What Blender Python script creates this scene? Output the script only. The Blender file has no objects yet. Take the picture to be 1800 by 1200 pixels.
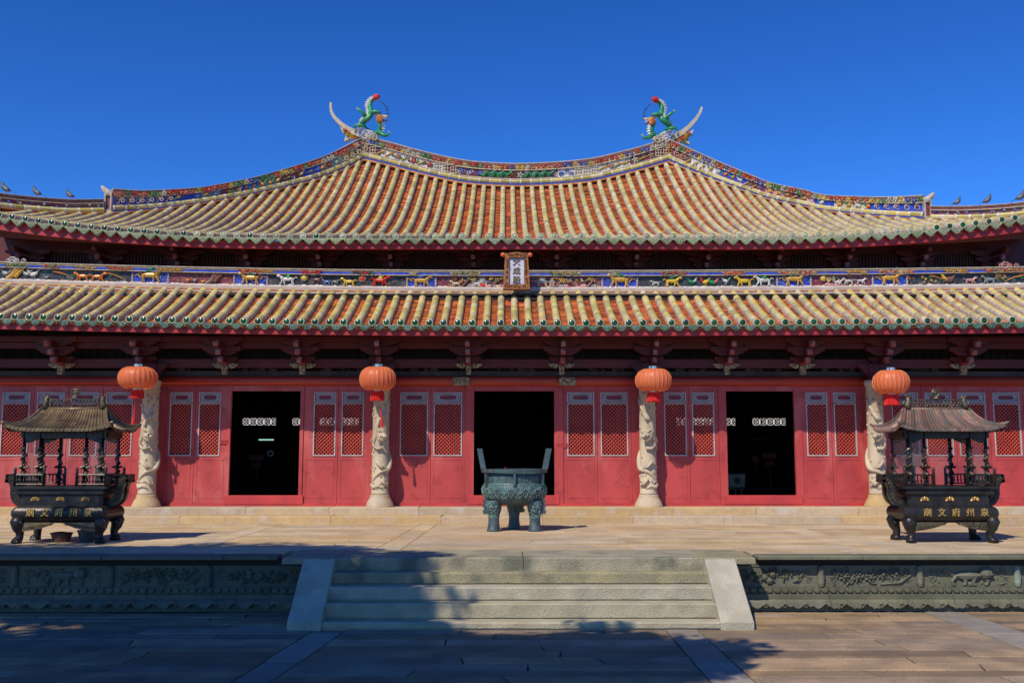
import bpy, math, random
from mathutils import Vector, Matrix
random.seed(7)
R=random.uniform
PI=math.pi
sc=bpy.context.scene
COL=sc.collection
# ------------------------------------------------------------------ camera
EYE=2.38
F=1750.0                       # focal length in pixels of the 1800 px wide photograph (35 mm lens)
PITCH=math.atan(208/1750); YAW=math.radians(.3)
cam=bpy.data.objects.new('camera',bpy.data.cameras.new('camera')); COL.objects.link(cam)
cam.data.sensor_width=36; cam.data.lens=36*F/1800
cam.data.clip_start=.1; cam.data.clip_end=3000
cam.location=(0,0,EYE); cam.rotation_euler=(PI/2+PITCH,0,-YAW)
sc.camera=cam
# ------------------------------------------------------------------ world + sun
SUN_DIR=Vector((.50,.79,-1)).normalized()      # direction in which the light travels
w=bpy.data.worlds.new('World'); sc.world=w; w.use_nodes=True
nt=w.node_tree; nt.nodes.clear()
wo=nt.nodes.new('ShaderNodeOutputWorld'); bg=nt.nodes.new('ShaderNodeBackground'); sky=nt.nodes.new('ShaderNodeTexSky')
sky.sky_type='NISHITA'; sky.sun_disc=False
sky.sun_elevation=math.asin(-SUN_DIR.z)
sky.sun_rotation=math.atan2(-SUN_DIR.x,-SUN_DIR.y)
sky.air_density=1.0; sky.dust_density=0.15; sky.ozone_density=4.5; sky.altitude=300
hs=nt.nodes.new('ShaderNodeHueSaturation'); hs.inputs['Saturation'].default_value=1.1; hs.inputs['Value'].default_value=1.0
gm=nt.nodes.new('ShaderNodeGamma'); gm.inputs[1].default_value=1.35
tn=nt.nodes.new('ShaderNodeMix'); tn.data_type='RGBA'; tn.blend_type='MULTIPLY'; tn.inputs[0].default_value=1; tn.inputs[7].default_value=(.38,.66,1,1)
bg.inputs[1].default_value=.092
nt.links.new(sky.outputs[0],gm.inputs[0]); nt.links.new(gm.outputs[0],hs.inputs['Color']); nt.links.new(hs.outputs[0],tn.inputs[6]); nt.links.new(tn.outputs[2],bg.inputs[0]); nt.links.new(bg.outputs[0],wo.inputs[0])
sl=bpy.data.lights.new('sun','SUN'); sl.energy=4.8; sl.angle=math.radians(.53); sl.color=(1,.89,.72)
so=bpy.data.objects.new('sun',sl); COL.objects.link(so); so.rotation_euler=SUN_DIR.to_track_quat('-Z','Y').to_euler(); so.location=(-10,-12,30)
sc.view_settings.view_transform='Standard'; sc.view_settings.look='None'; sc.view_settings.exposure=-.08; sc.view_settings.gamma=1
sc.view_settings.use_curve_mapping=False
try: sc.cycles.max_bounces=6; sc.cycles.transparent_max_bounces=8
except Exception: pass
# ------------------------------------------------------------------ measuring helpers: a sight line of the photograph met with a real plane
def ray(x,y):
    a=(x-900)/F; b=(600-y)/F; c,s=math.cos(PITCH),math.sin(PITCH)
    X=a; Yf=c-b*s; Z=b*c+s; cy,sy=math.cos(YAW),math.sin(YAW)
    return X*cy+Yf*sy,-X*sy+Yf*cy,Z
def atY(x,y,Y):
    r=ray(x,y); t=Y/r[1]; return Vector((r[0]*t,Y,r[2]*t+EYE))
def atZ(x,y,Z):
    r=ray(x,y); t=(Z-EYE)/r[2]; return Vector((r[0]*t,r[1]*t,Z))
def zY(y,Y,x=900): return atY(x,y,Y).z
def xY(x,Y,y=760): return atY(x,y,Y).x
def lerp(a,b,t): return a+(b-a)*t
def interp(pts,x):
    if x<=pts[0][0]: return pts[0][1]
    for (x0,y0),(x1,y1) in zip(pts,pts[1:]):
        if x<=x1: return lerp(y0,y1,(x-x0)/(x1-x0))
    return pts[-1][1]
# ------------------------------------------------------------------ materials
def mat(name,c1,c2=None,scale=4.0,rough=.6,metal=0,bump=0,bscale=None,rnd=0,attr=0,c3=None,c3scale=1.2,c3amt=.5,stretch=None,spec=.5,
        speck=None,speckscale=60,speckamt=.45,trans=0,obj=False,coat=0):
    m=bpy.data.materials.new(name); m.use_nodes=True; n=m.node_tree.nodes; l=m.node_tree.links
    b=n['Principled BSDF']; b.inputs['Roughness'].default_value=rough; b.inputs['Metallic'].default_value=metal
    b.inputs['Specular IOR Level'].default_value=spec
    if coat: b.inputs['Coat Weight'].default_value=coat; b.inputs['Coat Roughness'].default_value=.15
    if obj: co=n.new('ShaderNodeTexCoord').outputs['Object']
    else: co=n.new('ShaderNodeNewGeometry').outputs['Position']
    if stretch:
        mp=n.new('ShaderNodeMapping'); mp.inputs['Scale'].default_value=stretch; l.new(co,mp.inputs[0]); cs=mp.outputs[0]
    else: cs=co
    def noise(sc_,det=4,src=None):
        t=n.new('ShaderNodeTexNoise'); t.inputs['Scale'].default_value=sc_; t.inputs['Detail'].default_value=det; l.new(src or cs,t.inputs['Vector']); return t.outputs[0]
    def ramp(src,a,b_):
        r=n.new('ShaderNodeMapRange'); r.inputs[1].default_value=a; r.inputs[2].default_value=b_; l.new(src,r.inputs[0]); return r.outputs[0]
    def mix(fac,a,b_,mode='MIX'):
        x=n.new('ShaderNodeMix'); x.data_type='RGBA'; x.blend_type=mode
        if hasattr(fac,'node'): l.new(fac,x.inputs[0])
        else: x.inputs[0].default_value=fac
        for i,q in ((6,a),(7,b_)):
            if hasattr(q,'node'): l.new(q,x.inputs[i])
            else: x.inputs[i].default_value=(*q,1)
        return x.outputs[2]
    c=mix(ramp(noise(scale),.38,.62),c1,c2 or tuple(v*.8 for v in c1))
    if attr:
        at=n.new('ShaderNodeAttribute'); at.attribute_name='rv'
        h=n.new('ShaderNodeHueSaturation'); l.new(c,h.inputs['Color'])
        l.new(ramp_(n,l,at.outputs['Fac'],1-attr,1+attr),h.inputs['Value'])
        mm=n.new('ShaderNodeMath'); mm.operation='FRACT'; m2=n.new('ShaderNodeMath'); m2.operation='MULTIPLY'; m2.inputs[1].default_value=7.3; l.new(at.outputs['Fac'],m2.inputs[0]); l.new(m2.outputs[0],mm.inputs[0])
        l.new(ramp_(n,l,mm.outputs[0],.5-.03*attr,.5+.03*attr),h.inputs['Hue'])
        c=h.outputs[0]
    if rnd:
        oi=n.new('ShaderNodeObjectInfo'); h=n.new('ShaderNodeHueSaturation'); l.new(c,h.inputs['Color'])
        l.new(ramp_(n,l,oi.outputs['Random'],1-rnd,1+rnd),h.inputs['Value'])
        m2=n.new('ShaderNodeMath'); m2.operation='MULTIPLY'; m2.inputs[1].default_value=5.7; l.new(oi.outputs['Random'],m2.inputs[0]); mm=n.new('ShaderNodeMath'); mm.operation='FRACT'; l.new(m2.outputs[0],mm.inputs[0])
        l.new(ramp_(n,l,mm.outputs[0],.8,1.2),h.inputs['Saturation'])
        c=h.outputs[0]
    if c3: c=mix(mulc(n,l,ramp(noise(c3scale,6),.52,.68),c3amt),c,c3)
    if speck: c=mix(mulc(n,l,ramp(noise(speckscale,6,co),.54,.68),speckamt),c,speck)
    l.new(c,b.inputs['Base Color'])
    if bump:
        bp=n.new('ShaderNodeBump'); bp.inputs['Strength'].default_value=bump; bp.inputs['Distance'].default_value=.02
        l.new(noise(bscale or scale*4,5),bp.inputs['Height']); l.new(bp.outputs[0],b.inputs['Normal'])
    if trans:
        b.inputs['Transmission Weight'].default_value=trans
    return m
def ramp_(n,l,src,a,b):
    r=n.new('ShaderNodeMapRange'); r.inputs[3].default_value=a; r.inputs[4].default_value=b; l.new(src,r.inputs[0]); return r.outputs[0]
def mulc(n,l,src,k):
    m=n.new('ShaderNodeMath'); m.operation='MULTIPLY'; m.inputs[1].default_value=k; l.new(src,m.inputs[0]); return m.outputs[0]
M={}
def dm(k,*a,**kw): M[k]=mat(k,*a,**kw)
dm('wall_red',(.48,.060,.056),(.38,.042,.040),scale=1.3,rough=.55,bump=.12,bscale=30,c3=(.56,.15,.135),c3scale=1.2,c3amt=.7,stretch=(1,1,.4),speck=(.24,.025,.025),speckscale=5,speckamt=.45)
dm('sill_red',(.54,.05,.045),(.42,.04,.04),scale=2,rough=.5,bump=.15,bscale=25,c3=(.3,.05,.04),c3scale=3,c3amt=.4)
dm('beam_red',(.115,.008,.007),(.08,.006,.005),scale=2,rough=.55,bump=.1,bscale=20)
dm('fascia_red',(.40,.028,.026),(.30,.022,.02),scale=2,rough=.5,bump=.1,bscale=20)
dm('header_red',(.42,.045,.02),(.30,.028,.018),scale=1.5,rough=.38,bump=.05,stretch=(.3,1,1))
dm('lattice_red',(.50,.062,.035),(.40,.045,.03),scale=3,rough=.55)
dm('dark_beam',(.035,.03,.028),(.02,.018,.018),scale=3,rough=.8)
dm('grey_beam',(.07,.06,.055),(.045,.035,.035),scale=2,rough=.8,bump=.2)
dm('bracket_tip',(.24,.18,.20),(.32,.035,.035),scale=9,rough=.5)
dm('carved_wood',(.50,.42,.26),(.14,.08,.035),scale=22,rough=.6,bump=.6,bscale=40)
dm('frame_white',(.50,.44,.42),(.40,.35,.34),scale=5,rough=.6,c3=(.3,.2,.22),c3scale=9,c3amt=.3)
dm('panel_grey',(.36,.31,.34),(.27,.23,.27),scale=4,rough=.6,bump=.1)
dm('panel_red',(.25,.028,.035),(.20,.02,.028),rough=.55)
dm('glaze_yellow',(.42,.34,.055),(.45,.38,.16),scale=7,rough=.45,attr=.32,bump=.25,bscale=40,c3=(.55,.50,.36),c3scale=2.6,c3amt=.75,speck=(.40,.22,.07),speckscale=18,speckamt=.3)
dm('glaze_pale',(.42,.35,.10),(.46,.38,.16),scale=7,rough=.5,attr=.28,bump=.25,bscale=40,c3=(.55,.53,.42),c3scale=2.6,c3amt=.75,speck=(.44,.30,.10),speckscale=18,speckamt=.3)
dm('mortar',(.50,.44,.34),(.36,.31,.24),scale=12,rough=.85,bump=.4,bscale=50,attr=.2)
dm('mortar_side',(.44,.38,.31),(.31,.26,.21),scale=9,rough=.9,bump=.5,bscale=50,attr=.25,c3=(.5,.46,.4),c3scale=5,c3amt=.5)
dm('pan_tile',(.60,.205,.055),(.42,.125,.04),scale=6,rough=.75,attr=.55,bump=.4,bscale=50,c3=(.10,.045,.03),c3scale=3.5,c3amt=.65)
dm('roof_white',(.56,.48,.41),(.46,.37,.31),scale=5,rough=.8,bump=.3,c3=(.35,.28,.24),c3scale=3,c3amt=.5,stretch=(.6,1,1))
dm('cap_green',(.006,.07,.018),(.005,.05,.02),scale=8,rough=.22,rnd=.35,coat=.15)
dm('cap_pale',(.33,.36,.24),(.16,.24,.14),scale=16,rough=.4,rnd=.25,bump=.6,bscale=40)
dm('cap_rim',(.56,.52,.38),(.46,.42,.28),scale=14,rough=.5,rnd=.15,bump=.2)
dm('drip_green',(.025,.10,.058),(.085,.13,.10),scale=30,rough=.3,rnd=.4,bump=1,bscale=45,speck=(.5,.6,.5),speckscale=38,speckamt=.6)
dm('drip_pale',(.26,.29,.16),(.10,.17,.08),scale=30,rough=.4,rnd=.25,bump=1,bscale=45,speck=(.6,.6,.45),speckscale=38,speckamt=.6)
dm('stone_cream',(.55,.46,.32),(.46,.38,.27),scale=3,rough=.8,bump=.35,bscale=50,c3=(.30,.24,.17),c3scale=1.5,c3amt=.35)
dm('plinth_stone',(.50,.38,.22),(.42,.30,.17),scale=2,rough=.85,bump=.4,bscale=40,rnd=.12,c3=(.55,.50,.42),c3scale=2,c3amt=.6,speck=(.2,.14,.08),speckscale=30,speckamt=.4)
dm('terrace_stone',(.54,.415,.25),(.43,.325,.195),scale=1.5,rough=.85,bump=.4,bscale=30,rnd=.16,c3=(.48,.29,.14),c3scale=.5,c3amt=.6,speck=(.2,.15,.11),speckscale=18,speckamt=.5)
dm('granite',(.43,.39,.28),(.34,.31,.22),scale=3,rough=.8,bump=.7,bscale=38,rnd=.07,speck=(.14,.14,.12),speckscale=60,speckamt=.5,c3=(.36,.31,.19),c3scale=1.4,c3amt=.6)
dm('granite_old',(.34,.30,.19),(.25,.23,.155),scale=2.2,rough=.85,bump=.8,bscale=34,rnd=.06,speck=(.08,.08,.05),speckscale=50,speckamt=.6,c3=(.10,.105,.075),c3scale=2.0,c3amt=.75)
dm('paving',(.32,.225,.135),(.19,.135,.085),scale=1.6,rough=.85,bump=.6,bscale=45,rnd=.34,speck=(.075,.065,.05),speckscale=38,speckamt=.6,c3=(.34,.25,.15),c3scale=.8,c3amt=.45)
dm('paving_strip',(.28,.24,.19),(.22,.19,.15),scale=2,rough=.85,bump=.6,bscale=45,rnd=.15,speck=(.12,.11,.10),speckscale=45,speckamt=.5)
dm('joint_dark',(.035,.03,.025),rough=.95)
dm('green_stone',(.14,.138,.092),(.10,.10,.066),scale=2.5,rough=.8,bump=.5,bscale=40,rnd=.16,c3=(.14,.125,.08),c3scale=1.4,c3amt=.5,speck=(.16,.19,.14),speckscale=25,speckamt=.3)
dm('green_stone_light',(.20,.25,.20),(.16,.20,.16),scale=2.5,rough=.8,bump=.4,bscale=40)
dm('bronze',(.045,.07,.085),(.075,.115,.125),scale=6,rough=.5,metal=.25,bump=.35,bscale=35,c3=(.06,.16,.13),c3scale=5,c3amt=.6)
dm('bronze_relief',(.20,.33,.30),(.12,.21,.21),scale=8,rough=.55,metal=.35,bump=.3,c3=(.10,.26,.18),c3scale=7,c3amt=.8)
dm('bronze_dark',(.028,.025,.026),(.05,.042,.036),scale=5,rough=.38,metal=.6,bump=.25,bscale=30,c3=(.03,.05,.045),c3scale=3,c3amt=.6)
dm('bronze_warm',(.15,.12,.07),(.07,.06,.04),scale=8,rough=.42,metal=.5,bump=.4,bscale=35)
dm('bronze_roof_gold',(.24,.17,.085),(.12,.08,.055),scale=5,rough=.42,metal=.5,bump=.3,bscale=30,attr=.3,c3=(.30,.23,.09),c3scale=2.5,c3amt=.6)
dm('bronze_roof_brown',(.26,.145,.11),(.15,.11,.085),scale=5,rough=.5,metal=.4,bump=.3,bscale=30,attr=.3,c3=(.12,.16,.13),c3scale=5,c3amt=.8,stretch=(3,1,.6))
dm('gold',(.62,.40,.10),(.40,.24,.07),scale=20,rough=.4,metal=.5,bump=.2)
dm('gilt_frame',(.30,.11,.025),(.14,.05,.015),scale=25,rough=.45,metal=.2,bump=1,bscale=45,speck=(.5,.26,.06),speckscale=30,speckamt=.6)
dm('plaque_field',(.50,.50,.60),(.44,.44,.55),rough=.5)
dm('ink_gold',(.10,.085,.03),(.2,.15,.04),scale=30,rough=.5)
dm('lantern_silk',(.85,.24,.10),(.80,.20,.08),scale=2,rough=.42)
dm('lantern_rib',(.86,.36,.16),rough=.4)
dm('chrome',(.65,.66,.68),rough=.2,metal=.9)
dm('tassel_red',(.75,.02,.012),(.6,.015,.01),scale=40,rough=.7,bump=.5,bscale=80,stretch=(1,1,.1))
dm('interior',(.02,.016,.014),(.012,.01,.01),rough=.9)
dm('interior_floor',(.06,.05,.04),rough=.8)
dm('court_wall',(.75,.72,.66),rough=.9)
dm('feather',(.055,.06,.07),(.10,.105,.115),scale=20,rough=.6)
dm('feather_pale',(.22,.23,.25),(.12,.13,.14),scale=20,rough=.6)
dm('bark',(.11,.085,.06),(.06,.05,.04),scale=4,rough=.9,bump=.8)
dm('leaf',(.045,.085,.02),(.07,.11,.03),scale=.6,rough=.55,attr=.4)
dm('bucket_brown',(.10,.035,.025),(.07,.03,.02),rough=.6)
dm('bucket_teal',(.05,.075,.07),(.035,.05,.05),rough=.5)
dm('cabinet',(.35,.30,.16),rough=.6)
dm('ring_white',(.7,.7,.66),rough=.5)
for k,c in dict(p_red=(.62,.035,.02),p_yellow=(.75,.50,.04),p_orange=(.72,.22,.03),p_green=(.02,.26,.10),p_dgreen=(.015,.13,.07),p_blue=(.025,.06,.50),
    p_white=(.66,.64,.60),p_maroon=(.20,.035,.045),p_cream=(.60,.50,.30),p_black=(.035,.035,.038),p_grey=(.26,.28,.28),p_pink=(.60,.28,.26),
    p_gold=(.60,.34,.06),p_sky=(.16,.27,.62),p_brown=(.20,.075,.05)).items():
    dm(k,c,tuple(v*.72 for v in c),scale=9,rough=.38,bump=.2,bscale=30,c3=(.30,.25,.20),c3scale=4,c3amt=.28)
# glass for the furnace panes
def glass():
    m=bpy.data.materials.new('pane_glass'); m.use_nodes=True; n=m.node_tree.nodes; l=m.node_tree.links; n.clear()
    o=n.new('ShaderNodeOutputMaterial'); mx=n.new('ShaderNodeMixShader'); t=n.new('ShaderNodeBsdfTransparent'); g=n.new('ShaderNodeBsdfPrincipled')
    g.inputs['Base Color'].default_value=(.32,.27,.26,1); g.inputs['Roughness'].default_value=.12
    ns=n.new('ShaderNodeTexNoise'); ns.inputs['Scale'].default_value=2.5; mr=n.new('ShaderNodeMapRange'); mr.inputs[3].default_value=.14; mr.inputs[4].default_value=.36
    l.new(ns.outputs[0],mr.inputs[0]); l.new(mr.outputs[0],mx.inputs[0]); l.new(t.outputs[0],mx.inputs[1]); l.new(g.outputs[0],mx.inputs[2]); l.new(mx.outputs[0],o.inputs[0]); return m
M['pane_glass']=glass()
def emis(name,c,s):
    m=bpy.data.materials.new(name); m.use_nodes=True; b=m.node_tree.nodes['Principled BSDF']; b.inputs['Base Color'].default_value=(*c,1)
    b.inputs['Emission Color'].default_value=(*c,1); b.inputs['Emission Strength'].default_value=s; return m
M['tube_light']=emis('tube_light',(.45,.85,.75),.75)
# cloth of the lanterns lets light through
def silk(m):
    n=m.node_tree.nodes; l=m.node_tree.links; b=n['Principled BSDF']; o=n['Material Output']
    t=n.new('ShaderNodeBsdfTranslucent'); t.inputs[0].default_value=(.95,.20,.04,1); mx=n.new('ShaderNodeMixShader'); mx.inputs[0].default_value=.4
    l.new(b.outputs[0],mx.inputs[1]); l.new(t.outputs[0],mx.inputs[2]); l.new(mx.outputs[0],o.inputs[0])
silk(M['lantern_silk'])
def leafy(m):
    n=m.node_tree.nodes; l=m.node_tree.links; b=n['Principled BSDF']; o=n['Material Output']
    t=n.new('ShaderNodeBsdfTranslucent'); t.inputs[0].default_value=(.07,.13,.02,1); mx=n.new('ShaderNodeMixShader'); mx.inputs[0].default_value=.3
    l.new(b.outputs[0],mx.inputs[1]); l.new(t.outputs[0],mx.inputs[2]); l.new(mx.outputs[0],o.inputs[0])
leafy(M['leaf'])
# ------------------------------------------------------------------ mesh builder
class MB:
    def __init__(s): s.v=[];s.f=[];s.mi=[];s.rv=[];s.ms=[];s.cur=0;s.r=.5;s.T=None
    def m(s,k):
        if k not in s.ms: s.ms.append(k)
        s.cur=s.ms.index(k); return s
    def add(s,vs,fs):
        b=len(s.v)
        if s.T is not None: vs=[s.T@Vector(p) for p in vs]
        s.v.extend([tuple(p) for p in vs])
        for f in fs: s.f.append([i+b for i in f]); s.mi.append(s.cur); s.rv.append(s.r)
        return b
    def box(s,x0,x1,y0,y1,z0,z1):
        s.add([(x0,y0,z0),(x1,y0,z0),(x1,y1,z0),(x0,y1,z0),(x0,y0,z1),(x1,y0,z1),(x1,y1,z1),(x0,y1,z1)],
              [(0,3,2,1),(4,5,6,7),(0,1,5,4),(1,2,6,5),(2,3,7,6),(3,0,4,7)])
    def bbox(s,x0,x1,y0,y1,z0,z1,b=.01):   # box with chamfered top and front edges
        x=[(x0,x1,y0,y1,z0),(x0,x1,y0,y1,z1-b),(x0+b,x1-b,y0+b,y1-b,z1)]
        vs=[]
        for a in x: vs+= [(a[0],a[2],a[4]),(a[1],a[2],a[4]),(a[1],a[3],a[4]),(a[0],a[3],a[4])]
        fs=[(0,3,2,1),(8,9,10,11)]
        for k in (0,4):
            for i in range(4):
                j=(i+1)%4; fs.append((k+i,k+j,k+4+j,k+4+i))
        s.add(vs,fs)
    def slab(s,bot,z0,z1,b=.008):      # quad footprint (4 xy points ccw)
        cx=sum(p[0] for p in bot)/4; cy=sum(p[1] for p in bot)/4
        def ins(p,k): 
            dx=p[0]-cx; dy=p[1]-cy; return (p[0]-math.copysign(min(k,abs(dx)),dx),p[1]-math.copysign(min(k,abs(dy)),dy))
        vs=[(p[0],p[1],z0) for p in bot]+[(p[0],p[1],z1-b) for p in bot]+[(*ins(p,b),z1) for p in bot]
        fs=[(8,9,10,11)]
        for k in (0,4):
            for i in range(4):
                j=(i+1)%4; fs.append((k+i,k+j,k+4+j,k+4+i))
        s.add(vs,fs)
    def prism(s,poly,y0,y1,ax='xz',cap=True):   # poly in x,z extruded along y (ax 'xz'), or y,z along x ('yz'), or x,y along z ('xy')
        n=len(poly)
        def P(p,d):
            return (p[0],d,p[1]) if ax=='xz' else ((d,p[0],p[1]) if ax=='yz' else (p[0],p[1],d))
        vs=[P(p,y0) for p in poly]+[P(p,y1) for p in poly]
        fs=[(i,(i+1)%n,n+(i+1)%n,n+i) for i in range(n)]
        if cap: fs+=[tuple(range(n))[::-1],tuple(range(n,2*n))]
        s.add(vs,fs)
    def tube(s,path,rad,n=6,cap=True,flat=None):
        P=[Vector(p) for p in path]; N=len(P)
        rs=rad if isinstance(rad,(list,tuple)) else [rad]*N
        vs=[]; up=Vector((0,-1,.01)) 
        for i,p in enumerate(P):
            t=(P[min(i+1,N-1)]-P[max(i-1,0)])
            if t.length<1e-9: t=Vector((0,0,1))
            t.normalize()
            a=up-t*up.dot(t)
            if a.length<.15: a=Vector((1,0,0))-t*t.x
            a.normalize(); b=t.cross(a)
            for k in range(n):
                q=2*PI*k/n; vs.append(p+a*(math.cos(q)*rs[i]*(flat or 1))+b*(math.sin(q)*rs[i]))
        fs=[]
        for i in range(N-1):
            for k in range(n):
                j=(k+1)%n; fs.append((i*n+k,i*n+j,(i+1)*n+j,(i+1)*n+k))
        if cap: fs.append(tuple(range(n))[::-1]); fs.append(tuple((N-1)*n+k for k in range(n)))
        s.add(vs,fs)
    def lathe(s,prof,n=16,c=(0,0,0),cap=True,ph=0,wob=None):
        vs=[]
        for r,z in prof:
            for k in range(n):
                q=2*PI*k/n+ph; vs.append((c[0]+r*math.cos(q),c[1]+r*math.sin(q),c[2]+z))
        fs=[]
        for i in range(len(prof)-1):
            for k in range(n):
                j=(k+1)%n; fs.append((i*n+k,i*n+j,(i+1)*n+j,(i+1)*n+k))
        if cap: fs.append(tuple(range(n))[::-1]); fs.append(tuple((len(prof)-1)*n+k for k in range(n)))
        s.add(vs,fs)
    def ell(s,c,r,n=7,h=4,rot=0):   # ellipsoid; rot turns it in the xz plane
        cr,sr=math.cos(rot),math.sin(rot); vs=[]
        def T(x,y,z): return (c[0]+x*cr-z*sr,c[1]+y,c[2]+x*sr+z*cr)
        vs.append(T(0,0,-r[2]))
        for i in range(1,h):
            a=-PI/2+PI*i/h
            for k in range(n):
                q=2*PI*k/n; vs.append(T(r[0]*math.cos(a)*math.cos(q),r[1]*math.cos(a)*math.sin(q),r[2]*math.sin(a)))
        vs.append(T(0,0,r[2])); fs=[]
        for k in range(n): fs.append((0,1+(k+1)%n,1+k))
        for i in range(h-2):
            for k in range(n):
                j=(k+1)%n; fs.append((1+i*n+k,1+i*n+j,1+(i+1)*n+j,1+(i+1)*n+k))
        t=len(vs)-1
        for k in range(n): fs.append((t,1+(h-2)*n+k,1+(h-2)*n+(k+1)%n))
        s.add(vs,fs)
    def octa(s,c,r,rot=0):
        cr,sr=math.cos(rot),math.sin(rot)
        pts=[(1,0,0),(0,0,1),(-1,0,0),(0,0,-1),(0,-1,0),(0,1,0)]
        vs=[(c[0]+p[0]*r[0]*cr-p[2]*r[2]*sr,c[1]+p[1]*r[1],c[2]+p[0]*r[0]*sr+p[2]*r[2]*cr) for p in pts]
        s.add(vs,[(4,3,0),(4,0,1),(4,1,2),(4,2,3),(5,0,3),(5,1,0),(5,2,1),(5,3,2)])
    def build(s,name,parent=None,smooth=False,loc=None,kind=None):
        o=bpy.data.objects.new(name,s.mesh(name,smooth)); COL.objects.link(o)
        if parent: o.parent=parent
        if loc: o.location=loc
        if kind: o['kind']=kind
        return o
    def mesh(s,name,smooth=False):
        me=bpy.data.meshes.new(name); me.from_pydata(s.v,[],s.f)
        for k in s.ms: me.materials.append(M[k])
        if len(s.ms)>1: me.polygons.foreach_set('material_index',s.mi)
        a=me.attributes.new('rv','FLOAT','FACE'); a.data.foreach_set('value',s.rv)
        if smooth: me.polygons.foreach_set('use_smooth',[True]*len(s.f))
        me.update(); return me
def inst(name,mesh,parent=None,loc=(0,0,0),rot=None,scale=None):
    o=bpy.data.objects.new(name,mesh); COL.objects.link(o); o.location=loc
    if rot: o.rotation_euler=rot
    if scale: o.scale=scale
    if parent: o.parent=parent
    return o
def tag(o,label=None,cat=None,group=None,kind=None):
    if label: o['label']=label
    if cat: o['category']=cat
    if group: o['group']=group
    if kind: o['kind']=kind
    return o
def empty(name,loc=(0,0,0)):
    o=bpy.data.objects.new(name,None); COL.objects.link(o); o.location=loc; o.empty_display_size=.2; return o
def put(child,parent):   # parent while keeping the place
    child.parent=parent; child.matrix_parent_inverse=Matrix.Translation(-parent.location); return child
def copy_tree(o,parent=None):
    c=o.copy(); COL.objects.link(c)
    if parent: c.parent=parent
    for ch in list(o.children): copy_tree(ch,c)
    return c
def text_mesh(txt,size,depth,mk):
    cu=bpy.data.curves.new('txt','FONT'); cu.body=txt; cu.size=size; cu.extrude=depth; cu.align_x='CENTER'; cu.align_y='CENTER'; cu.offset=size*.012
    cu.resolution_u=3
    o=bpy.data.objects.new('txt',cu); COL.objects.link(o)
    dg=bpy.context.evaluated_depsgraph_get(); me=bpy.data.meshes.new_from_object(o.evaluated_get(dg))
    bpy.data.objects.remove(o); me.materials.clear(); me.materials.append(M[mk]); me.name='character'; return me
# small ornaments, all standing in front of a wall facing -y
def flower(b,c,r,k1,k2,n=5):
    b.m(k1); ph=R(0,6)
    for i in range(n):
        a=ph+2*PI*i/n; b.octa((c[0]+math.cos(a)*r*.6,c[1],c[2]+math.sin(a)*r*.6),(r*.5,r*.45,r*.34),a)
    b.m(k2); b.octa((c[0],c[1]-r*.3,c[2]),(r*.28,r*.3,r*.28))
def leafset(b,c,r,k,n=4):
    b.m(k)
    for i in range(n):
        a=R(0,2*PI); b.octa((c[0]+math.cos(a)*r*.6,c[1],c[2]+math.sin(a)*r*.5),(r*.55,r*.2,r*.2),a)
def scroll(b,c,r,k,turns=1.3,flip=1,tr=.12,n=9):
    b.m(k); P=[]
    for i in range(n):
        t=i/(n-1); a=t*turns*2*PI; q=r*(1-.75*t); P.append((c[0]+flip*q*math.cos(a),c[1],c[2]+q*math.sin(a)))
    b.tube(P,[r*tr*(1-.4*i/(n-1)) for i in range(n)],4)
def animal(b,c,L,k,flip=1,k2=None,wings=False,horn=False,long=False):
    b.m(k); x,y,z=c; H=L*.42; f=flip
    X=lambda a:x+f*a*L
    b.ell((X(0),y,z+H*.62),(L*(.30 if not long else .34),L*.10,H*.24),6,4)
    b.tube([(X(.22),y,z+H*.68),(X(.34),y-.01,z+H*.95)],[L*.08,L*.06],5)
    b.ell((X(.40),y-L*.03,z+H*1.0),(L*.11,L*.07,H*.16),6,4,-.3*f)
    for a,d in ((.22,.12),(.15,-.03),(-.2,-.10),(-.25,.06)):
        b.tube([(X(a),y-L*.03,z+H*.55),(X(a+d*.4),y-L*.04,z+H*.28),(X(a+d),y-L*.03,z)],[L*.055,L*.036,L*.03],4)
    b.tube([(X(-.28),y,z+H*.7),(X(-.38),y,z+H*.85),(X(-.45),y,z+H*.7)],[L*.03,L*.03,L*.02],4)
    if horn:
        b.tube([(X(.38),y,z+H*1.1),(X(.34),y,z+H*1.35)],L*.018,3); b.tube([(X(.42),y,z+H*1.1),(X(.46),y,z+H*1.32)],L*.018,3)
    if wings:
        b.m(k2 or k)
        for i in range(4): b.octa((X(-.05+.06*i),y-L*.08,z+H*(1.0+.06*i)),(L*.2,L*.03,L*.03),f*(.5+.12*i))
def birdie(b,c,L,k,flip=1,k2=None):
    b.m(k); x,y,z=c; f=flip
    b.ell((x,y,z),(L*.3,L*.12,L*.16),6,4,.3*f)
    b.tube([(x+f*.2*L,y,z+.1*L),(x+f*.3*L,y,z+.28*L),(x+f*.42*L,y,z+.3*L)],[L*.07,L*.05,L*.02],4)
    b.tube([(x-.05*L,y,z-.1*L),(x-.05*L,y,z-.38*L)],L*.025,3); b.tube([(x+.05*L,y,z-.1*L),(x+.07*L,y,z-.38*L)],L*.025,3)
    b.m(k2 or k)
    for i in range(3): b.octa((x-f*L*(.25+.05*i),y-.02,z+L*(.05+.09*i)),(L*.24,L*.03,L*.05),-f*(.2+.3*i))
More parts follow.
